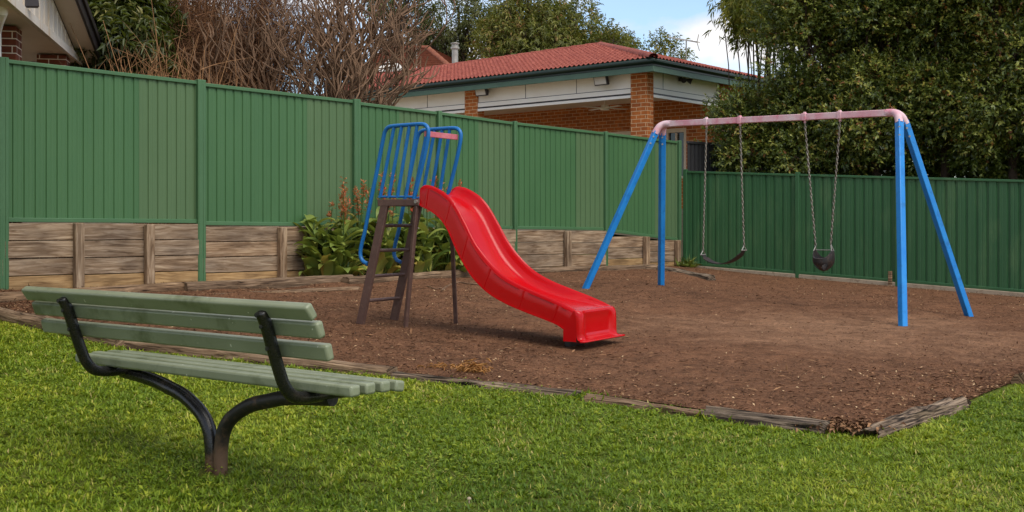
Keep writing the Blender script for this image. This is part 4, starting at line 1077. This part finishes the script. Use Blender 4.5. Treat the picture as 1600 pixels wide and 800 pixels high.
for px, Y in ((25, 13.45), (103, 15.75)):
    q, r = qof(px, Y); cb = qbox('column', q, q + .34, r - .38, r, .6, ZG - .02, MT['brick_red'], uv=True)
# gable cladding with vertical boards: plane from the low far corner up to the ridge
slope = .235; qe = .65; qr = -6.6
m = MB(); zr = ZG + .02 + (qe - qr) * slope
m.prism([qp(qe, 0, ZG), qp(qr, 0, zr), qp(qr * 2 - qe, 0, ZG)], -QR * .06)
n = 0; q = qe - .35
while q > -9:
    zt2 = ZG + (qe - q) * slope - .03
    if q < qr: zt2 = ZG + (q - (2 * qr - qe)) * slope - .03
    m.box(qp(q, .006, (ZG + .05 + zt2) / 2), QD * .012, QR * .008, V(0, 0, max(.02, (zt2 - ZG - .05) / 2))); q -= .30
gw = m.build('gable_wall', MT['white_stained'], lh)
m = MB(); m.bar(qp(qe, .015, ZG + .02), qp(-9, .015, ZG + .02), .04, .1); m.build('gable_trim', MT['white_stained'], gw)
qbox('porch_ceiling', -8, qe, -4.5, -.06, ZG - .0, ZG + .04, MT['cream'])
# roof planes, soffit and barge board
for sgn in (1, -1):
    qa = qe + .35 if sgn > 0 else 2 * qr - qe - .35; za = ZG + .02 - .35 * slope
    m = MB(); m.prism([qp(qa, .27, za + .06), qp(qr, .27, zr + .06), qp(qr, .27, zr + .16), qp(qa, .27, za + .16)], -QR * 5.2); m.build('roof', MT['dark'], lh)
    m = MB(); m.prism([qp(qa, .262, za + .03), qp(qr, .262, zr + .03), qp(qr, .262, zr + .058), qp(qa, .262, za + .058)], -QR * .27); m.build('soffit', MT['cream'], lh)
    m = MB(); m.prism([qp(qa + .02 * sgn, .27, za - .03), qp(qr, .27, zr - .03), qp(qr, .27, zr + .2), qp(qa + .02 * sgn, .27, za + .2)], QR * .035); bb_ = m.build('barge_board', MT['dark'], lh, bevel=.006)
    m = MB(); m.prism([qp(qa + .02 * sgn, .306, za + .12), qp(qr, .306, zr + .12), qp(qr, .306, zr + .22), qp(qa + .02 * sgn, .306, za + .22)], QR * .03); m.build('barge_cap', MT['dark'], bb_, bevel=.006)
# front gutter, white downpipe
ga_, gb_ = at(-30, 4, 12.6), at(60, 5, 12.9)
m = MB(); m.bar(ga_, gb_, .1, .1); m.build('gutter', MT['dark'], lh, bevel=.01)
m = MB(); m.tube([at(4, -30, 12.4), at(4, 20, 12.4), at(-2, 34, 12.6), at(-6, 50, 12.8), at(-6, 120, 12.8)], .055, 12); m.build('downpipe', MT['white'], lh)
m = MB(); b0 = qp(-3, -4.6, 0); m.box(V(-11.0, 16.5, 2.2), V(2.6, 0, 0), V(0, 2, 0), V(0, 0, 1.7)); m.build('wall', MT['brick_red'], lh, uv=True)
# ------------------------------------------------------------------ trees and shrubs
def gz_(p): return ground(p.x, p.y)
def trunk_part(mb, a, b, r0, r1, rn, wob=.12, n=6, sides=8):
    pts = []
    for i in range(n + 1):
        f = i / n; w = (b - a).length * wob * math.sin(f * math.pi)
        pts.append(lerp(a, b, f) + V(rn.uniform(-1, 1), rn.uniform(-1, 1), rn.uniform(-.5, .5)) * w * .35)
    mb.tube(pts, [lerp(r0, r1, i / n) for i in range(n + 1)], sides)
def leafy(name, label, base, cc, rad, nsh, k, slen, L, W, leaf, bark, seed, group=None, nlump=26, trunk_r=.16, limbs=14, spread=.9, droop=.1, up=.3, hollow=.35, boxy=False, tj=.12, lumpr=.34, split=0):
    rg = np.random.default_rng(seed); rn = random.Random(seed)
    root = thing(name, label, 'tree', base, group); rad = np.array(rad)
    # lumps: overlapping foliage masses giving an uneven outline
    ld = rdir(rg, nlump); lr = rg.uniform(.35, .92, nlump)
    if boxy: ld = np.sign(ld) * np.abs(ld) ** .55; ld /= np.maximum(np.abs(ld).max(1, keepdims=True), 1e-6) * 1.05
    lc = np.array(cc) + ld * lr[:, None] * rad; ls = rg.uniform(.7, 1.25, nlump) * lumpr
    w = ls ** 2; which = rg.choice(nlump, nsh, p=w / w.sum())
    dd = rdir(rg, nsh); rr = rg.uniform(hollow, 1, nsh) ** .5
    P = lc[which] + dd * (rr * ls[which])[:, None] * rad.mean() * np.array([1, 1, .85])
    out = nrm((P - np.array(cc)) / rad)
    A = nrm(dd * .7 + out * .5 + np.array([0, 0, up]) + rdir(rg, nsh) * .35)
    pt = np.clip(.45 + .22 * rg.normal(size=nsh) + (rg.random(nlump) - .5)[which] * .35, 0, .93)
    old = rg.random(nsh) < .03; pt[old] = 1
    v, f, t = shoots(rg, P, A, k, slen, L, W, spread, tj, .3, droop, up, pt)
    np_mesh('crown', v, None, f, MT[leaf], t, root)
    tb = MB(); c0 = V(*cc); fork = lerp(base, c0, .45) if not split else lerp(base, c0, .12)
    if not split:
        trunk_part(tb, base - V(0, 0, .15), fork, trunk_r, trunk_r * .75, rn); trunk_part(tb, fork, c0 + V(0, 0, rad[2] * .4), trunk_r * .75, trunk_r * .25, rn)
    order = sorted(range(nlump), key=lambda i: -ls[i])[:limbs]
    for i in order:
        e = V(*lc[i]); s = lerp(fork, c0, rn.uniform(0, .8)) if not split else base + V(rn.uniform(-1, 1) * .25, rn.uniform(-1, 1) * .2, -.1)
        trunk_part(tb, s, e, trunk_r * .45, trunk_r * .1, rn, .18, 6, 6)
    trk = tb.build('trunk', MT[bark], root)
    idx = rg.choice(nsh, min(nsh, 380), replace=False)
    q0 = lc[which[idx]]; dv = P[idx] - q0; Lq = np.linalg.norm(dv, axis=1)
    v, q = twig_geo(rg, q0, nrm(dv), Lq * 1.05, trunk_r * .06 + .004, .15)
    tag(np_mesh('twig', v, q, None, MT[bark], None, root), kind='stuff')
    return root
# hedge of lilly pilly trees behind the dark fence
hl = [('lowest and leftmost tree of the hedge, its leaves touching the red roof', .95, 2.05, 3.9, .95), ('glossy hedge tree behind the belt swing', 2.0, 3.4, 6.6, 1.05), ('glossy hedge tree rising behind the toddler swing', 3.15, 3.4, 6.9, 1.05),
      ('glossy hedge tree left of the right hand swing legs, with bare twigs showing', 4.3, 3.4, 6.8, 1.05), ('glossy hedge tree rising behind the right hand swing legs', 5.45, 3.4, 6.7, 1.05), ('glossy hedge tree at the right edge of the photo', 6.6, 3.4, 6.9, 1.1)]
for i, (lab, tpos, zc, ztop, rw_) in enumerate(hl):
    b = CORNER + DB * tpos - NB * (1.35 + .15 * (i % 2)); b.z = gz_(b); zlo = 2.25
    zc = (zlo + ztop) / 2
    leafy('hedge_tree', lab, b, (b.x, b.y, zc), (rw_ * .92, .95, (ztop - zlo) / 2), 11000 if i else 5600, 8, .22, .070, .036, 'hedge', 'bark_dark', 40 + i, 'hedge trees behind the dark green fence', nlump=110, trunk_r=.10, limbs=26, hollow=.1, boxy=True, lumpr=.32, droop=.08)
for i, tpos in enumerate((2.2, 4.0, 5.8, 7.6)):
    b = CORNER + DB * tpos - NB * 3.3; b.z = gz_(b)
    leafy('shade_tree', 'dark shaded tree seen through the hedge trees', b, (b.x, b.y, 3.6), (1.2, 1.0, 2.9), 2600, 7, .28, .13, .06, 'hedge', 'bark_dark', 60 + i, 'shaded trees behind the hedge', nlump=60, trunk_r=.1, limbs=14, hollow=.1, boxy=True, lumpr=.34)
# bamboo overhanging from behind the hedge
def bamboo():
    rg = np.random.default_rng(77); rn = random.Random(77); b = at(1195, 200, 23.6); b.z = gz_(b)
    root = thing('bamboo', 'arching yellow green bamboo hanging over the sky gap beside the hedge', 'bamboo', b); tb = MB(); P, A = [], []
    for i in range(22):
        px = rn.uniform(1146, 1320); py = rn.uniform(-90, 55) if px > 1175 else rn.uniform(-20, 40)
        e = at(px, py, 23.2 + rn.uniform(-.5, .9)); s = b + V(rn.uniform(-.4, .5), rn.uniform(-.3, .3), -.1)
        m1 = V(lerp(s.x, e.x, .25), lerp(s.y, e.y, .25), e.z * .75 + .4); m2 = V(lerp(s.x, e.x, .6), lerp(s.y, e.y, .6), e.z + .45)
        pts = bez([s, m1, m2, e], 5); tb.tube(pts, [lerp(.022, .006, k / (len(pts) - 1)) for k in range(len(pts))], 6)
        for k in range(240):
            q = pts[rn.randint(8, len(pts) - 1)]; P.append((q.x + rn.gauss(0, .2), q.y + rn.gauss(0, .2), q.z + rn.gauss(-.05, .17))); a = V(e.x - s.x, e.y - s.y, 0).normalized(); A.append((a.x * .6 + rn.gauss(0, .5), a.y * .5 + rn.gauss(0, .5), -.75))
    v, f, t = shoots(rg, np.array(P), nrm(np.array(A)), 5, .15, .17, .021, .55, .12, .2, .25, -.4, pt=np.clip(rg.normal(.5, .25, len(P)), 0, 1))
    np_mesh('foliage', v, None, f, MT['bamboo'], t, root); 
    for px, py0, py1 in ((1134, 60, 118), (1150, 75, 122), (1163, 78, 120), (1170, 66, 128), (1178, 70, 128), (1182, 62, 130)):
        a_, c_ = at(px + rn.uniform(-3, 3), py0 - 14, 22.7), at(px + 6, py1 + 40, 22.9); tb.tube([a_, lerp(a_, c_, .5) + V(.03, 0, 0), c_], .011, 5)
    tb.build('culm', MT['bark_dark'], root)
bamboo()
# distant and middle trees
def tp(px, Y): p = at(px, 0, Y); p.z = gz_(p); return p
b = tp(834, 46); leafy('gum_tree', 'broad olive green gum tree filling the sky above the red roof', b, (b.x, b.y, 8.9), (2.35, 2.3, 2.5), 5600, 7, .5, .17, .05, 'gum', 'bark', 21, nlump=60, trunk_r=.3, limbs=26, droop=.3, up=.15, lumpr=.30)
b = tp(935, 47); leafy('gum_tree', 'lower rusty tinged gum tree at the right of the broad gum, above the roof hip', b, (b.x, b.y, 8.1), (1.35, 1.6, 1.6), 1900, 7, .45, .16, .048, 'gum', 'bark', 22, nlump=26, trunk_r=.2, droop=.3, up=.15, lumpr=.36)
b = tp(1042, 40); leafy('small_tree', 'small open tree behind the television aerial', b, (b.x - .1, b.y, 7.2), (.75, .8, .8), 300, 7, .4, .15, .045, 'gum', 'bark', 23, nlump=16, trunk_r=.12, limbs=12, droop=.25, lumpr=.30)
b = tp(716, 50); leafy('airy_gum_tree', 'open gum tree with bare dark trunks behind the metal flue', b, (b.x, b.y, 10.2), (2.3, 1.6, 1.9), 900, 7, .5, .16, .04, 'gum_far', 'bark_dark', 24, nlump=34, trunk_r=.22, limbs=30, droop=.5, up=-.1, lumpr=.24, split=0)
b = tp(618, 48); leafy('airy_gum_tree', 'sparse tall gum tree behind the bare shrub', b, (b.x, b.y, 11.2), (2.0, 1.6, 1.7), 900, 7, .5, .16, .04, 'gum_far', 'bark_dark', 25, nlump=30, trunk_r=.18, limbs=22, droop=.5, up=-.1, lumpr=.26)
b = tp(680, 52); leafy('airy_gum_tree', 'low sparse gum tree behind the brown tiled roof', b, (b.x, b.y, 9.4), (1.7, 1.4, 1.3), 420, 7, .5, .15, .04, 'gum_far', 'bark_dark', 29, nlump=24, trunk_r=.16, limbs=22, droop=.5, up=-.1, lumpr=.24)
b = tp(176, 17.2); leafy('broadleaf_tree', 'dark broadleaf tree beside the left house gable', b, (b.x, b.y, 4.1), (.62, .8, 1.5), 1900, 8, .3, .17, .045, 'broad', 'bark_dark', 26, nlump=26, trunk_r=.12, droop=.3, lumpr=.36, hollow=.2)
b = tp(368, 19.5); leafy('green_shrub', 'green leafy shrub showing through the bare twigs', b, (b.x, b.y, 3.0), (.7, .6, .55), 420, 7, .3, .13, .045, 'broad', 'bark_dark', 27, nlump=14, trunk_r=.05, limbs=10, droop=.3, lumpr=.36)
b = tp(255, 26); leafy('broadleaf_tree', 'dull green tree showing behind the brown twig shrub', b, (b.x, b.y, 5.0), (2.0, 1.2, 1.4), 900, 7, .4, .15, .05, 'broad', 'bark_dark', 28, nlump=26, trunk_r=.16, droop=.3, lumpr=.32)
# bare grey branching shrub
def bare_shrub():
    rn = random.Random(12); b = tp(520, 17.6); root = thing('bare_shrub', 'leafless grey shrub with thick forking branches, centre of the left skyline', 'shrub', b); mb = MB()
    def grow(p, d, r, L, lvl):
        pts = [p]; q = p.copy(); dd = d.copy(); n = 4 if lvl < 5 else 3
        for i in range(n):
            dd = (dd + V(rn.gauss(0, .21), rn.gauss(0, .21), rn.gauss(.09, .14))).normalized(); q = q + dd * L / n; ex = (q - P0).dot(NF) + .35
            if ex > 0: q = q - NF * ex; dd = (dd - NF * .5).normalized()
            pts.append(q.copy())
        r1 = r * .82; mb.tube(pts, [lerp(r, r1, i / n) for i in range(n + 1)], 6 if lvl < 4 else 5, caps=lvl > 5)
        if lvl >= 7 or (lvl > 4 and rn.random() < .12): return
        k = 3 if rn.random() < (.25 if lvl < 5 else .18) else 2; az = rn.uniform(0, 6.283); a = V(0, 0, 1) if abs(dd.z) < .9 else V(1, 0, 0); x = dd.cross(a).normalized(); y = dd.cross(x)
        for j in range(k):
            t = az + j * 6.283 / k + rn.uniform(-.4, .4); sp = rn.uniform(.25, .55)
            nd = (dd * math.cos(sp) + (x * math.cos(t) + y * math.sin(t)) * math.sin(sp) + V(0, 0, .04)).normalized()
            grow(q, nd, max(.0105, r1 * rn.uniform(.68, .86)), L * rn.uniform(.76, 1.0), lvl + 1)
    for i in range(8):
        a = i * .785 + rn.uniform(-.3, .3); d = V(math.cos(a) * rn.uniform(.25, 1.1), math.sin(a) * .75, 1).normalized()
        grow(b + V(math.cos(a) * .15, math.sin(a) * .12, 1.0), d, .068, .72, 1)
    for i in range(6):
        a = i * 1.05; grow(b + V(0, 0, 1.25), V(math.cos(a) * 1.0, math.sin(a) * .6, .30).normalized(), .042, .62, 2)
    mb.tube([b - V(0, 0, .1), b + V(.02, 0, .5), b + V(0, 0, 1.3)], [.19, .16, .14], 10)
    mb.build('branch', MT['bare'], root, smooth=70)
bare_shrub()
# brown twig thickets
def thicket(label, px, Y, w, h, nst, ntw, seed, tmid, z0=0):
    rg = np.random.default_rng(seed); b = tp(px, Y); root = thing('twig_shrub', label, 'shrub', b, 'brown leafless twig shrubs')
    a = rg.uniform(0, 6.283, nst); sp = rg.uniform(.05, .75, nst) * w / h * 1.3
    P = np.stack([b.x + rg.normal(0, w * .16, nst), b.y + rg.normal(0, w * .12, nst), np.full(nst, b.z)], 1)
    D = nrm(np.stack([np.cos(a) * sp, np.sin(a) * sp, np.ones(nst)], 1)); L = h * rg.uniform(.65, 1.05, nst)
    v1, q1 = twig_geo(rg, P, D, L, np.full(nst, .014), .25, 5, 6)
    t1 = np.repeat(np.clip(rg.normal(tmid, .2, nst), 0, 1), 30)
    i = rg.integers(0, nst, ntw); f = rg.uniform(.28, 1, ntw) ** .8
    P2 = P[i] + D[i] * (L[i] * f)[:, None] + rg.normal(0, .2, (ntw, 3)) * w * .5; d2 = nrm(D[i] + rdir(rg, ntw) * 1.5 + np.array([0, 0, .2]))
    v2, q2 = twig_geo(rg, P2, d2, rg.uniform(.15, .55, ntw), np.full(ntw, .0048), .8, 3, 4)
    t2 = np.repeat(np.clip(rg.normal(tmid, .22, ntw), 0, 1), 12)
    np_mesh('stem', v1, q1, None, MT['twig'], t1, root); np_mesh('twig', v2, q2, None, MT['twig'], t2, root)
thicket('rusty brown twig thicket right of the dark broadleaf tree, reaching out of the photo top', 300, 18.4, 1.6, 4.9, 70, 15000, 31, .42)
thicket('rusty brown twig thicket left of the grey bare shrub', 375, 18.8, 1.7, 4.9, 60, 14000, 32, .36)
thicket('low straw coloured twigs just above the fence top, left of the bare shrub', 258, 16.0, 1.5, 2.75, 50, 2200, 33, .95)
thicket('short tan twigs behind the fence, below the rusty thicket', 335, 16.4, 1.4, 2.6, 45, 2200, 34, .8)
# ------------------------------------------------------------------ small things on the ground
def grass_tuft(name, label, p, h, n, seed, mat='canna', cat='weed'):
    rg = np.random.default_rng(seed); root = thing(name, label, cat, p)
    P = np.array(tuple(p)) + rg.normal(0, .05, (n, 3)) * np.array([1, 1, 0]); D = nrm(rdir(rg, n) * np.array([1, 1, .3]) + np.array([0, 0, .8]))
    v, f = leaf_geo(P, D, nrm(rdir(rg, n)), h * rg.uniform(.5, 1.1, n), np.full(n, h * .09), .3, .35, .4)
    np_mesh('foliage', v, None, f, MT[mat], np.repeat(rg.random(n) * .7, 4), root)
p = wp(1050, .35); grass_tuft('weed', 'small green weed against the fence corner post', p, .3, 60, 1)
grass_tuft('grass_tuft', 'dark green grass tuft growing over the joint between two edging timbers', gp(1116, 657), .09, 90, 2, 'grass', 'grass tuft')
grass_tuft('grass_tuft', 'grass tuft at the end of the thin grey edging timber', gp(912, 624), .09, 90, 3, 'grass', 'grass tuft')
def stick(label, pts, r):
    m = MB(); m.tube(bez([gp(x, y, .05) for x, y in pts], 4), r, 6); tag(m.build('stick', MT['straw'] if False else MT['bare']), label, 'stick')
stick('pale crooked root lying on the bark behind the dark slide leg', [(690, 460), (700, 453), (716, 447), (732, 449), (752, 450)], .014)
stick('short thin stick on the bark near the pale root', [(668, 453), (680, 457), (690, 456)], .008)
rg = np.random.default_rng(9)
def heap(name, label, cat, p, rx, ry, n, L, W, mat, hgt=.03, tl=(0, 1), flat=.2):
    P = np.array(tuple(p)) + np.stack([rg.normal(0, rx, n), rg.normal(0, ry, n), np.abs(rg.normal(0, hgt, n)) + .035], 1); d = rdir(rg, n); d[:, 2] *= flat; d = nrm(d)
    v, f = leaf_geo(P, d, nrm(np.array([0, 0, 1.]) + rdir(rg, n) * .6), L * rg.uniform(.5, 1.3, n), np.full(n, W), .5, .2)
    tag(np_mesh(name, v, None, f, MT[mat], np.repeat(rg.uniform(*tl, n), 4), origin=tuple(p)), label, cat, kind='stuff')
heap('straw_clump', 'orange tan clump of dry straw on the bark near the timber edge', 'straw', gp(738, 586), .05, .04, 150, .075, .006, 'straw')
heap('straw_wisp', 'faint thin wisp of straw left of the orange straw clump', 'straw', gp(684, 580), .07, .03, 40, .06, .005, 'straw', .012)
heap('leaf_heap', 'heap of dead brown leaves in the gap between the timber and the rotten log', 'dead leaves', gp(1312, 674), .11, .08, 320, .045, .02, 'chips', .012, (.1, .9), .35)
m = MB(); p = gp(733, 789, .035); 
m.rings([[p + V(math.cos(t) * r, math.sin(t) * r, z) for t in [k * .6283 for k in range(10)]] for r, z in ((.003, -.03), (.003, -.01), (.010, -.009), (.008, -.003), (.003, 0))])
tag(m.build('mushroom', MT['concrete'], smooth=60), 'tiny white mushroom in the grass near the bottom edge', 'mushroom')
m = MB(); p = beam_pt(1396); q = CORNER + DB * 3.93 + NB * .12; g_ = gz_(q); m.box(V(q.x, q.y, g_ + .06), DB * .03, NB * .02, V(0, 0, .2)); tag(m.build('wooden_stake', MT['log'], bevel=.005, uv=True), 'short wooden stake against the dark fence, beside the swing leg', 'stake')
# ------------------------------------------------------------------ camera, light, sky
cam = bpy.data.cameras.new('camera'); co = bpy.data.objects.new('camera', cam); COL.objects.link(co)
co.location = (0, 0, CZ); co.rotation_euler = (RAD(90), 0, 0)
cam.sensor_width = 36; cam.lens = F / 1600 * 36; cam.shift_y = (HZ - 400) / 1600; cam.clip_end = 1000; cam.clip_start = .05
SC.camera = co
sd = V(.50, -.62, 1.0).normalized()
sl = bpy.data.lights.new('sun', 'SUN'); so = bpy.data.objects.new('sun', sl); COL.objects.link(so)
sl.energy = 1.5; sl.angle = RAD(40); sl.color = (1, .93, .83)
so.rotation_euler = (-sd).to_track_quat('-Z', 'Y').to_euler(); so.location = (8, -8, 20)
w = bpy.data.worlds.new('World'); SC.world = w; w.use_nodes = True; nt = w.node_tree; nt.nodes.clear()
wo = nt.nodes.new('ShaderNodeOutputWorld'); bg = nt.nodes.new('ShaderNodeBackground'); nt.links.new(bg.outputs[0], wo.inputs[0])
sky = nt.nodes.new('ShaderNodeTexSky'); sky.sky_type = 'NISHITA'; sky.sun_disc = False
sky.sun_elevation = math.asin(sd.z); sky.sun_rotation = math.atan2(sd.x, sd.y); sky.air_density = 1.0; sky.dust_density = .25; sky.ozone_density = 3.0
tc = nt.nodes.new('ShaderNodeTexCoord'); mp = nt.nodes.new('ShaderNodeMapping'); nt.links.new(tc.outputs['Generated'], mp.inputs[0])
mp.inputs['Scale'].default_value = (1, 1, 2.2); mp.inputs['Location'].default_value = (0.35, 0.0, 0.1)
nz = nt.nodes.new('ShaderNodeTexNoise'); nt.links.new(mp.outputs[0], nz.inputs['Vector']); nz.inputs['Scale'].default_value = 5.5; nz.inputs['Detail'].default_value = 9; nz.inputs['Roughness'].default_value = .52
rp = nt.nodes.new('ShaderNodeValToRGB'); nt.links.new(nz.outputs['Fac'], rp.inputs[0])
rp.color_ramp.elements[0].position = .435; rp.color_ramp.elements[1].position = .56
rp.color_ramp.elements[0].color = (.08, .08, .08, 1)
mx = nt.nodes.new('ShaderNodeMix'); mx.data_type = 'RGBA'; nt.links.new(rp.outputs[0], mx.inputs[0]); nt.links.new(sky.outputs[0], mx.inputs[6])
nz2 = nt.nodes.new('ShaderNodeTexNoise'); nt.links.new(mp.outputs[0], nz2.inputs['Vector']); nz2.inputs['Scale'].default_value = 9; nz2.inputs['Detail'].default_value = 7
rp2 = nt.nodes.new('ShaderNodeValToRGB'); nt.links.new(nz2.outputs['Fac'], rp2.inputs[0]); e2 = rp2.color_ramp.elements
e2[0].position = .36; e2[0].color = (.52, .53, .57, 1); e2[1].position = .62; e2[1].color = (.72, .70, .69, 1)
gain = nt.nodes.new('ShaderNodeVectorMath'); gain.operation = 'SCALE'; gain.inputs['Scale'].default_value = 8.3; nt.links.new(rp2.outputs[0], gain.inputs[0])
nt.links.new(gain.outputs[0], mx.inputs[7])
nt.links.new(mx.outputs[2], bg.inputs[0]); bg.inputs[1].default_value = .1
vs = SC.view_settings; vs.view_transform = 'Standard'; vs.look = 'None'; vs.gamma = 1; vs.use_curve_mapping = False; vs.exposure = 1.0
SC.cycles.max_bounces = 6; SC.cycles.transparent_max_bounces = 4
